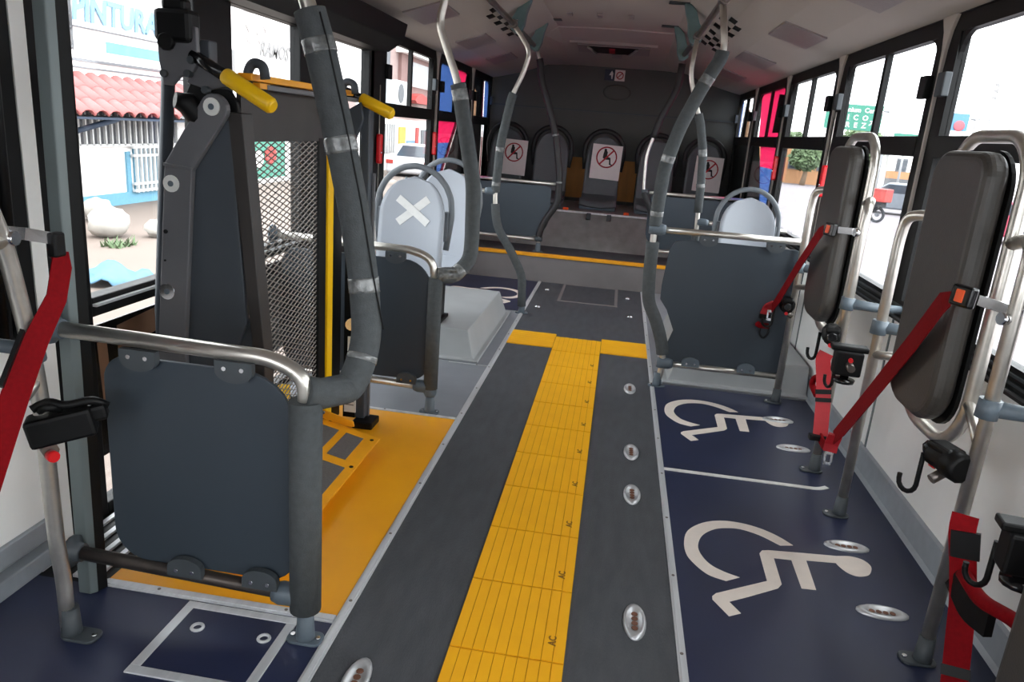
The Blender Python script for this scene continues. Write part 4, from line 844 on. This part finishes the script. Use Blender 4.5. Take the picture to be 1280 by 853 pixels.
B().ribbon([(.848, 2.74, .18), (.85, 2.68, .17), (.852, 2.61, .205)], (0, .2, 1), .035, .006, .02).build('strap_fold', 'red', r)
r = webbing([(.80, 3.63, .50), (.775, 3.655, .475), (.765, 3.66, .43)], 'bundled red webbing hanging in front of the slate panel', [((.765, 3.655, .43), (.765, 3.652, .41))], side=(1, .3, 0), wd=.045)
B().tube([(.735, 3.64, .385), (.75, 3.645, .375), (.79, 3.64, .378)], .014, 8).build('strap_fold', 'red', r); B().tube([(.755, 3.645, .37), (.752, 3.645, .335), (.775, 3.645, .31), (.795, 3.645, .335), (.795, 3.645, .37)], .005, 8, fil=.02).build('hook', 'black', r)
r = webbing([(.835, 1.61, .46), (.828, 1.595, .43), (.84, 1.58, .36), (.85, 1.56, .28), (.845, 1.50, .12), (.84, 1.47, .04)], 'folded red webbing hanging to the floor by the road side wall', [((.834, 1.59, .43), (.842, 1.582, .37)), ((.846, 1.51, .145), (.845, 1.50, .125)), ((.842, 1.475, .06), (.84, 1.47, .035))], wd=.052, side=(.87, -.49, 0), m='red')
B().tube([(.84, 1.57, .34), (.85, 1.50, .32), (.87, 1.40, .345), (.9, 1.3, .33)], .016, 8, fil=.03).build('strap_fold', 'red', r); B().ribbon([(.835, 1.585, .32), (.845, 1.52, .285), (.86, 1.46, .29)], (0, .1, 1), .055, .02, .02).build('band', 'black', r)
# dark cushion at the front edge of the wheelchair bays
cu = B().box((.79, .93, .0005), (1.04, 1.295, .62)).build('folded_cushion', 'pad', bevel=.02, seg=4); tag(cu, 'dark grey padded cushion standing against the road side wall near the red webbing', 'cushion')
# frame with belt on the kerb side, ahead of the barrier
r = thing('tubular_rest', 'bent steel tube frame ahead of the dark barrier panel, by the kerb side wall', 'tube frame', (-1.135, 1.315, 0))
B().tube([(-1.136, 1.316, 0), (-1.136, 1.316, .155), (-1.132, 1.302, .24), (-1.13, 1.296, .60), (-1.13, 1.28, .74), (-1.13, 1.245, .93), (-1.13, 1.19, 1.06), (-1.15, 1.0, 1.08), (-1.2, .86, 1.05)], .0165, 12, fil=.06).build('leg', 'steel', r); foot(r, -1.13, 1.318, 0, 'clamp_dark', .025)
B().tube([(-1.13, 1.297, .64), (-1.13, 1.25, .605), (-1.13, 1.0, .56), (-1.15, .8, .6)], .014, 10, fil=.04).build('brace', 'steel', r); B().tube([(-1.13, 1.288, .675), (-1.13, 1.28, .72)], .0245, 12).build('wall_clamp', 'clamp', r); B().cyl((-1.13, 1.284, .70), (LW+.012, 1.284, .70), .014).build('wall_strut', 'clamp', r)
B().cyl((-1.13, 1.247, .925), (-1.15, .85, .93), .0165).build('brace', 'steel', r)
r = thing('seat_belt', 'red belt hanging from the bent tube frame by the kerb side wall', 'seat belt', (-1.11, 1.34, .91))
B().ribbon([(-1.125, 1.225, .945), (-1.115, 1.28, .935), (-1.11, 1.345, .918)], (0, 0, 1), .024, .005).build('bracket', 'chrome', r); B().cyl((-1.128, 1.25, .93), (-1.108, 1.252, .93), .014, 10).build('bracket_bolt', 'chrome', r)
B().obox((-1.108, 1.352, .905), (.022, .03, .05)).build('buckle', 'black', r, bevel=.005)
B().ribbon([(-1.105, 1.36, .89), (-1.103, 1.355, .86), (-1.10, 1.33, .80), (-1.095, 1.26, .73), (-1.09, 1.19, .64), (-1.06, 1.05, .48), (-1.02, .85, .24)], (.3, 1, .2), [.03, .042, .04, .046, .05, .05, .05], .003).build('strap', 'red', r)
B().ribbon([(-1.12, 1.36, .90), (-1.125, 1.385, .86), (-1.115, 1.35, .81)], (.3, 1, 0), .03, .003, .02).build('strap_fold', 'red', r); B().ribbon([(-1.10, 1.235, .755), (-1.098, 1.20, .71), (-1.096, 1.165, .665)], (.2, .3, 1), .022, .008).build('tongue', 'black', r)
r = thing('tie_down', 'black tie-down reel on the bent tube frame by the kerb side wall', 'tie-down reel', (-1.09, 1.31, .5))
M3 = Matrix.Rotation(.55, 3, 'Z') @ Matrix.Rotation(-.2, 3, 'Y')
B().obox((-1.09, 1.30, .535), (.125, .06, .062), M3).build('reel', 'black', r, bevel=.008); B().obox((-1.04, 1.335, .558), (.05, .04, .035), M3).build('cover', 'black', r, bevel=.008)
B().tube([(-1.13, 1.27, .575), (-1.11, 1.29, .59), (-1.08, 1.30, .578), (-1.04, 1.33, .588), (-1.02, 1.35, .57)], .009, 8, fil=.02).build('cord', 'black', r); B().tube([(-1.12, 1.28, .57), (-1.10, 1.27, .585), (-1.09, 1.30, .57)], .008, 8, fil=.02).build('cord', 'black', r)
B().cyl((-1.10, 1.272, .478), (-1.085, 1.265, .478), .012, 10).build('red_button', 'red_plastic', r); B().cyl((-1.13, 1.298, .485), (-1.10, 1.275, .485), .016, 10).build('mount', 'steel_dark', r)

# ================================================================== UNSEEN FRONT END BEHIND THE CAMERA, ADDED TO CUT THE FRONT LIGHT
fr = B().box((LW-.03, Y0-.05, -.09), (RW+.03, Y0, .75)).build('wall_front_unseen', 'black'); tag(fr, 'unseen black front wall below the windscreen, added to cut the front light', kind='structure')
B().box((LW-.03, Y0-.05, 1.62), (RW+.03, Y0, 2.06)).build('windscreen_header', 'ceiling', fr)
for x in (LW-.03, -.2, RW-.08): B().box((x, Y0-.05, .75), (x+.11, Y0, 1.62)).build('windscreen_post', 'black', fr)
B().box((LW, Y0-.03, .75), (RW, Y0-.025, 1.62)).build('pane', 'glass', fr)

# ================================================================== STREET
rd = B().box((-2.2, -40, -1.32), (90, 160, -1.22)).build('road', 'road'); tag(rd, 'pale asphalt street beside the bus', kind='structure')
sw = B().box((-40, -40, -1.32), (-2.2, 160, -.9)).build('sidewalk', 'sidewalk'); tag(sw, 'pale pinkish concrete sidewalk on the kerb side', kind='structure')
GX = -10.0
b = thing('paint_shop', 'white painted shop building with blue lettering and red tiled awning', 'building', (GX, 13, -.9))
def fb(n, y0, y1, z0, z1, m, d0=0, d1=.06, par=None): return B().box((GX-d0-.001, y0, z0), (GX+d1, y1, z1)).build(n, m, par or b)
fb('wall', 2, 17.2, -.9, 4.6, 'plaster', 4, 0)
fb('base_stripe', 8, 17.2, -.9, -.66, 'cyan_paint', 0, .05); fb('blue_band', 13.95, 17.2, 2.0, 2.2, 'cyan_paint', 0, .03); fb('moulding', 8, 17.2, 1.78, 1.83, 'shade_grey', 0, .06); fb('moulding', 8, 17.2, 1.66, 1.69, 'shade_grey', 0, .04); fb('moulding', 10, 17.2, 2.36, 2.385, 'shade_grey', 0, .04)
fb('blue_band', 12.0, 12.9, 2.05, 2.22, 'cyan_paint', 0, .03)
text('wall_lettering', 'PINTURA', .62, frame((GX+.04, 14.3, 2.68), (0, 1, 0), (0, 0, 1)), 'letter_blue', b, .01, .12, .018)
fb('dark_opening', 11.0, 16.2, .30, .95, 'shade_grey', 0, .01)
for i in range(27): fb('railing_bar', 11.2+i*.185, 11.2+i*.185+.04, .28, 1.0, 'white_metal', -.07, .12)
fb('railing_rail', 11.0, 16.2, .26, .31, 'white_metal', -.06, .12)
fb('gate_back', 14.55, 16.0, -.62, .2, 'cyan_paint', 0, .02)
for i in range(10): fb('gate_bar', 14.5+i*.15, 14.55+i*.15, -.68, .30, 'white_metal', -.08, .13)
for z in (-.66, -.52, .05, .22): fb('gate_rail', 14.4, 16.0, z, z+.05, 'white_metal', -.07, .14)
fb('blue_jamb', 14.3, 14.42, -.66, .15, 'cyan_paint', 0, .05)
# tiled awning: rows of half round tiles
aw = thing('tiled_awning', 'red clay tile awning over the white railing of the paint shop', 'awning', (GX, 14, .85))
for i in range(17):
    y = 10.9+i*.36
    for k in range(3):
        x0 = GX+.06+.30*(2-k)+.30; z0 = .88+.20*k; p0 = V(x0+.04, y, z0-.02); p1 = V(x0-.34, y, z0+.22); q = B(); nn = 6
        vs = []
        for p in (p0, p1):
            for a in range(nn+1): t = math.pi*a/nn; vs.append(p+V(.02*math.sin(t), -.17*math.cos(t), .10*math.sin(t)))
        q.add(vs, [[a, a+1, nn+2+a, nn+1+a] for a in range(nn)], True); q.build('tile', 'roof_red', aw, solid=.02)
B().box((GX, 10.7, .80), (GX+.95, 17.1, .84)).build('fascia', 'dark_blue', aw); B().tube([(GX+.05, 11.9, .35), (GX+.9, 12.9, .82)], .05, 6).build('strut', 'dark_blue', aw)
# scaffold pipes at the shop
sc = thing('pipe_rack', 'thin grey pipe rack standing before the blue lettering', 'pipe rack', (-9.2, 11.8, -.9))
for y in (11.35, 11.65, 12.0): B().cyl((-9.2, y, 1.9), (-9.2, y, 4.2), .022, 6).build('pipe', 'shade_grey', sc)
for z in (2.45, 2.25, 1.95): B().cyl((-9.2, 10.9, z), (-9.2, 12.0, z), .018, 6).build('pipe', 'shade_grey', sc)
B().cyl((-9.2, 11.5, -.9), (-9.2, 11.5, 2.0), .02, 6).build('pipe', 'plaster', sc)
w2 = B().box((-9.7, 6.2, -.9), (-7.9, 9.7, .42)).build('garden_wall', 'plaster', bevel=.03); tag(w2, 'low white masonry block on the sidewalk beside the sacks', 'wall')
for i, (x, y, sx, lb) in enumerate(((-8.9, 11.9, .36, 'round white sack leaning on the low white wall'), (-7.75, 10.6, .42, 'large white sack on the sidewalk beside the green weeds'), (-7.2, 11.0, .26, 'small white sack standing apart on the sidewalk'))):
    q = B().ball((x, y, -.9+sx*.55), (sx*.7, sx*.8, sx*.56), 12, 8)
    for v in q.v: v += V(random.uniform(-.03, .03), random.uniform(-.03, .03), random.uniform(-.02, .02))
    o = q.build('rubble_sack', 'sack', bevel=0); tag(o, lb, 'sack', 'rubble sacks')
q = B()
for i in range(60):
    a = random.uniform(0, 6.28); L_ = random.uniform(.1, .22); p = V(-7.15+random.uniform(-.15, .15), 9.95+random.uniform(-.2, .2), -.9); t = p+V(math.cos(a)*L_*.6, math.sin(a)*L_*.6, L_*.7); n_ = V(-math.sin(a), math.cos(a), 0)*.025
    q.add([p-n_, p+n_, t], [(0, 1, 2)])
o = q.build('weed_tuft', 'leaf', fix=False); tag(o, 'green weed tuft growing beside the white sacks', 'weeds', kind='stuff')
q = B().grid(lambda u, v: V(-6.35+.9*u, 7.5+.75*v, -.9+.02+.16*abs(math.sin(u*5+v*3))*(1-abs(2*u-1)**4)), 10, 8); o = q.build('blue_tarp', 'cloth_blue', solid=.02); tag(o, 'crumpled light blue tarp lying on the sidewalk', 'tarp')
# second building with lettering
b = thing('corner_building', 'plain white building with grey lettering beyond the paint shop', 'building', (GX, 22, -.9))
fb('wall', 17.3, 29.5, -.9, 6.5, 'plaster', 4, -.3)
text('wall_lettering', 'RAMOS', .56, frame((GX-.28, 21.75, 2.80), (0, 1, 0), (0, 0, 1)), 'letter_grey', b, .01, .3, .012)
fb('poster', 19.2, 22.4, -.75, .62, 'sign_green', .3, -.27); q = B()
for (yy, zz, rr, m) in ((19.8, .05, .42, 'shop_red'), (21.4, -.1, .40, 'shop_red'), (20.6, -.2, .35, 'plaster'), (20.0, -.5, .3, 'plaster')): B().ball((GX-.26, yy, zz), (.02, rr, rr*.7), 14, 8).build('poster_shape', m, b)
for (yy, zz, rr) in ((20.2, 3.5, .36), (20.9, 3.2, .3), (21.3, 3.42, .22), (20.3, 3.0, .2)):
    rn = random.Random(int(yy*10)); B().prism([(yy+rr*(.6+.5*rn.random())*math.cos(a*math.pi/6), zz+rr*(.6+.5*rn.random())*math.sin(a*math.pi/6)) for a in range(12)], 0, GX-.29, GX-.275).build('wall_stain', 'wall_stain', b)
fb('wire_box', 18.6, 19.3, 1.8, 2.6, 'letter_grey', .3, -.2); fb('roller_door', 23.4, 28.6, -.9, 2.2, 'pink_plaster', .3, -.25)
b = thing('shop_house', 'pink house with balcony railing, air conditioner and bright shop front', 'building', (GX, 35, -.9))
fb('wall', 29.6, 46, -.9, 7, 'pink_plaster', 4, -.1); fb('cyan_pier', 29.6, 31.0, -.9, 7, 'cyan_paint', .1, .05); fb('grey_pier', 31.0, 31.6, 1.5, 5, 'shade_grey', .1, .1)
fb('brick_panel', 33.4, 46, 2.0, 4.0, 'brick_pink', .1, .05); fb('pale_slab', 33.0, 46, 4.0, 4.5, 'plaster', .1, .4); fb('balcony_back', 34.5, 38.4, 2.75, 3.7, 'shop_blue', .1, .08)
for i in range(14): fb('balcony_bar', 34.6+i*.28, 34.66+i*.28, 2.7, 3.75, 'white_metal', -.1, .2)
ac = fb('air_conditioner', 30.9, 32.6, 1.75, 2.75, 'white_metal', -.05, .6); B().cyl((GX+.6, 31.6, 2.25), (GX+.63, 31.6, 2.25), .38, 16).build('fan_grille', 'shade_grey', ac)
B().prism([(34.2, 2.1), (34.6, 2.3), (35.4, 2.42), (36.2, 2.3), (36.8, 2.05), (36.4, 1.98), (34.6, 1.98)], 0, GX+.05, GX+.5).build('shell_awning', 'shop_red', b)
fb('shop_front', 30.5, 46, -.9, 1.2, 'plaster', .1, .06)
for (y0_, y1_, z0_, z1_, m) in ((30.9, 32.6, -.2, 1.0, 'letter_grey'), (33.2, 34.2, -.6, .9, 'shop_yellow'), (34.5, 35.8, -.7, .3, 'shop_blue'), (36.0, 36.5, -.7, .9, 'shop_red'), (33.3, 34.1, -.9, -.6, 'shop_red'), (37, 38.5, -.5, .8, 'shade_grey')): fb('display', y0_, y1_, z0_, z1_, m, 0, .12)
for i in range(6): fb('window_grid', 30.9+i*.3, 30.94+i*.3, -.2, 1.0, 'white_metal', -.1, .16)
# vehicles
def car(label, x, y, z, rot, body, L_=4.2, W_=1.7):
    r = thing('car', label, 'car', (0, 0, 0)); r['org'] = [0, 0, 0]
    pr = [(-L_/2, .35), (-L_/2, .75), (-L_/2+.1, .88), (-L_*.33, .93), (-L_*.18, 1.38), (L_*.16, 1.40), (L_*.33, .95), (L_*.46, .86), (L_/2, .70), (L_/2, .32), (L_*.36, .25), (-L_*.36, .25)]
    B().prism(pr, 0, -W_/2, W_/2).build('body', body, r, bevel=.08, seg=2)
    gl = [(-L_*.30, .96), (-L_*.17, 1.33), (L_*.15, 1.34), (L_*.29, .97)]
    B().prism(gl, 0, -W_/2-.006, W_/2+.006).build('side_window', 'car_glass', r)
    for s, (u0, v0), (u1, v1) in ((-1, (-L_*.325, .96), (-L_*.195, 1.34)), (1, (L_*.325, .97), (L_*.175, 1.35))):
        B().add([(-W_*.4, u0+s*.02, v0), (W_*.4, u0+s*.02, v0), (W_*.36, u1+s*.02, v1), (-W_*.36, u1+s*.02, v1), (-W_*.4, u0-s*.05, v0), (W_*.4, u0-s*.05, v0), (W_*.36, u1-s*.05, v1), (-W_*.36, u1-s*.05, v1)], [(0,1,2,3),(4,5,6,7),(0,1,5,4),(1,2,6,5),(2,3,7,6),(3,0,4,7)]).build('windscreen', 'car_glass', r)
    for sx in (-1, 1):
        for yy in (-L_*.31, L_*.31):
            B().cyl((sx*(W_/2-.18), yy, .31), (sx*(W_/2+.012), yy, .31), .31, 16).build('wheel', 'tyre', r); B().cyl((sx*(W_/2+.01), yy, .31), (sx*(W_/2+.02), yy, .31), .19, 12).build('hub', 'car_silver', r)
        B().box((sx*.75-.14, -L_/2-.01, .68), (sx*.75+.14, -L_/2+.05, .82)).build('tail_lamp', 'shop_red', r); B().box((sx*.68-.15, L_/2-.04, .58), (sx*.68+.15, L_/2+.012, .70)).build('head_lamp', 'white_metal', r)
        B().box((sx*(W_/2+.06)-.08, L_*.2, .95), (sx*(W_/2+.06)+.08, L_*.22, 1.06)).build('mirror', body, r)
    r.location = (x, y, z); r.rotation_euler = (0, 0, rot); return r
G = -1.22
car('silver car waiting on the street beyond the motorcyclist', 12.9, 36.5, G, -2.0, 'car_silver'); car('pink red car behind the window pillar, nearer than the silver car', 12.2, 27.4, G, -1.9, 'car_pink')
car('dark red car with pale windows, seen past the padded rest', 13.0, 19.2, G, .5, 'car_red'); car('white car parked behind the dark red car', 19.0, 27.0, G, .6, 'car_white'); car('red car farthest back in the line behind the white car', 25.5, 36.5, G, .6, 'car_pink')
car('white car parked before the pink shop house', -8.0, 30.5, -1.1, 0, 'car_white', 4.6, 1.8)
mb = thing('motorcycle', 'delivery motorcycle with a large red box behind the rider', 'motorcycle', (0, 0, 0))
for yy in (-.62, .62): B().tube([(0, yy+.26*math.cos(a*math.pi/8), .30+.26*math.sin(a*math.pi/8)) for a in range(16)], .055, 8, closed=True).build('wheel', 'tyre', mb); B().cyl((-.04, yy, .3), (.04, yy, .3), .08, 8).build('hub', 'shade_grey', mb)
B().prism([(-.5, .62), (-.2, .74), (.1, .72), (.35, .85), (.48, .75), (.3, .4), (-.25, .38)], 0, -.12, .12).build('body', 'car_red', mb, bevel=.04); B().tube([(0, .62, .3), (0, .45, .85), (0, .38, 1.0)], .03, 8).build('fork', 'tyre', mb); B().cyl((-.32, .34, 1.02), (.32, .34, 1.02), .02, 8).build('handlebar', 'tyre', mb)
bx = B().box((-.28, -.95, .80), (.28, -.40, 1.30)).build('delivery_box', 'box_red', mb, bevel=.03); B().box((-.285, -.955, 1.22), (.285, -.395, 1.235)).build('lid_seam', 'car_red', bx); B().box((-.2, -.8, .6), (.2, -.45, .8)).build('rack', 'tyre', mb)
mb.location = (9.58, 31.4, G); mb.rotation_euler = (0, 0, .75)
def skin_person(label, joints, edges, rad, root, m):
    me = bpy.data.meshes.new('person'); me.from_pydata(joints, edges, []); o = bpy.data.objects.new('person', me); COL.objects.link(o)
    d = o.modifiers.new('skin', 'SKIN'); 
    for i, v in enumerate(me.skin_vertices[0].data): v.radius = (rad[i], rad[i]); v.use_root = (i == root)
    o.modifiers.new('sub', 'SUBSURF').levels = 2; me.materials.append(MATS[m]); o['org'] = [0, 0, 0]; return tag(o, label, 'person')
J = [(0, -.15, .86), (0, -.05, 1.1), (0, .08, 1.34), (0, .13, 1.46), (0, .17, 1.60), (.2, .08, 1.33), (.3, .2, 1.12), (.27, .36, 1.04), (-.2, .08, 1.33), (-.3, .2, 1.12), (-.27, .36, 1.04), (.12, -.1, .82), (.2, .25, .74), (.18, .1, .36), (.18, .22, .3), (-.12, -.1, .82), (-.2, .25, .74), (-.18, .1, .36), (-.18, .22, .3)]
E_ = [(0, 1), (1, 2), (2, 3), (3, 4), (2, 5), (5, 6), (6, 7), (2, 8), (8, 9), (9, 10), (0, 11), (11, 12), (12, 13), (13, 14), (0, 15), (15, 16), (16, 17), (17, 18)]
pp = skin_person('rider in blue shirt and yellow helmet on the delivery motorcycle', J, E_, [.16, .16, .17, .07, .11, .085, .06, .045, .085, .06, .045, .1, .085, .06, .05, .1, .085, .06, .05], 0, 'shirt_blue')
B().ball((0, .17, 1.62), (.15, .17, .16), 12, 8).build('helmet', 'helmet', pp); pp.location = (9.58, 31.4, G); pp.rotation_euler = (0, 0, .75)
# road sign, billboard, mast, trees, far houses
rs = thing('road_sign', 'green overhead road sign with white lettering', 'road sign', (11.3, 40, G))
B().box((9.6, 40, 2.42), (12.25, 40.08, 3.62)).build('board', 'sign_green', rs, bevel=.02)
for body, size, x, z in (('Millenium  Centro', .30, 11.15, 3.36), ('I  C  O', .34, 11.12, 3.0), ('R  E  Z', .34, 11.08, 2.65), ('\u2197', .4, 11.8, 2.8)): text('sign_lettering', body, size, frame((x, 39.985, z), (1, 0, 0), (0, 0, 1)), 'white_metal', rs, .006, 0, .01)
B().cyl((12.6, 40.1, G), (12.6, 40.1, 3.7), .09, 8).build('mast', 'pole_grey', rs); B().cyl((9.6, 40.12, 3.4), (12.6, 40.12, 3.4), .06, 8).build('beam', 'pole_grey', rs)
gs = thing('road_sign', 'small green road sign beyond the motorcyclist', 'road sign', (17.0, 50, G)); B().box((16.2, 50, 2.15), (17.6, 50.06, 2.75)).build('board', 'sign_green', gs, bevel=.02); B().cyl((17, 50.1, G), (17, 50.1, 2.7), .07, 8).build('mast', 'pole_grey', gs)
bbd = thing('billboard', 'blue billboard with a pink disc on a leaning grey post', 'billboard', (16.4, 40, G)); B().box((14.8, 40, 2.75), (16.2, 40.1, 3.55)).build('board', 'sign_blue_light', bbd, bevel=.02); B().ball((15.8, 39.98, 2.98), (.26, .03, .25), 14, 8).build('disc', 'sign_pink', bbd)
B().box((14.8, 39.99, 2.55), (16.1, 40.1, 2.75)).build('board_foot', 'white_metal', bbd); B().cyl((16.25, 40, G), (16.55, 40, 3.7), .06, 8).build('post', 'letter_grey', bbd); text('board_lettering', 'G', .34, frame((15.05, 39.98, 3.3), (1, 0, 0), (0, 0, 1)), 'white_metal', bbd, .006, .2, .01)
pl = thing('lamp_post', 'tall pale lamp post with a small side lamp', 'lamp post', (18.8, 44, G)); B().cyl((18.8, 44, G), (18.9, 44, 5.4), .09, 8).build('mast', 'pole_grey', pl); B().ball((18.1, 44, 3.56), (.28, .12, .1), 10, 6).build('lamp_head', 'pole_grey', pl); B().cyl((18.15, 44, 3.56), (18.85, 44, 3.56), .03, 6).build('arm', 'pole_grey', pl)
for z in (4.6, 4.95, 5.25): B().box((18.65, 43.93, z), (18.87, 43.99, z+.13)).build('insulator', 'letter_grey', pl)
def tree(x, y, h, rr, label):
    r = thing('street_tree', label, 'tree', (x, y, G), 'trees across the street'); B().tube([(x, y, G), (x+.1, y, G+h*.3), (x-.1, y, G+h*.6)], [.22, .17, .1], 8).build('trunk', 'trunk', r)
    q = B(); rnd = random.Random(int(x*10))
    for i in range(1400):
        d = V(rnd.gauss(0, 1), rnd.gauss(0, 1), rnd.gauss(0, 1)).normalized()*rr*(rnd.random()**.4); p = V(x, y, G+h*.68)+V(d.x, d.y, d.z*.8); n_ = V(rnd.gauss(0, 1), rnd.gauss(0, 1), rnd.gauss(0, 1)).normalized()*.28; m_ = n_.orthogonal().normalized()*.16
        q.add([p-n_, p+m_, p+n_, p-m_], [(0, 1, 2, 3)])
    q.build('crown', 'leaf', r, fix=False)['kind'] = 'stuff'
tree(18.9, 66, 4.6, 2.0, 'loose green street tree beside the white far building'); tree(15.0, 72, 3.9, 1.8, 'smaller green street tree left of the white far building'); tree(13.6, 60, 3.0, 1.2, 'tiny grey green tree above the yellow house')
def house(label, x, y, w_, d_, h, m, roof, bands=()):
    r = thing('far_house', label, 'house', (x, y, G)); B().box((x-w_/2, y, G), (x+w_/2, y+d_, G+h)).build('wall', m, r); B().box((x-w_/2-.2, y-.2, G+h), (x+w_/2+.2, y+d_, G+h+.25)).build('roof', roof, r)
    for (z0, z1, mm) in bands: B().box((x-w_/2, y-.04, G+z0), (x+w_/2, y, G+z1)).build('band', mm, r)
    for i in range(3):
        q = B().box((x-w_/2+w_*(i+.3)/3, y-.05, G+h*.35), (x-w_/2+w_*(i+.7)/3, y-.01, G+h*.6)).build('window', 'shade_grey', r); B().box((x-w_/2+w_*(i+.34)/3, y-.07, G+h*.38), (x-w_/2+w_*(i+.66)/3, y-.05, G+h*.57)).build('pane', 'car_glass', r)
house('white far building with a grey and orange lower storey', 24.6, 66, 6.5, 6, 4.2, 'plaster', 'plaster', ((0, .9, 'shade_grey'), (.9, 1.5, 'orange_wall'))); house('low orange house at the end of the street', 13.2, 62, 6.5, 5, 3.1, 'orange_wall', 'plaster'); house('pale far house beyond the red car', 42, 70, 16, 6, 4, 'plaster', 'shade_grey')
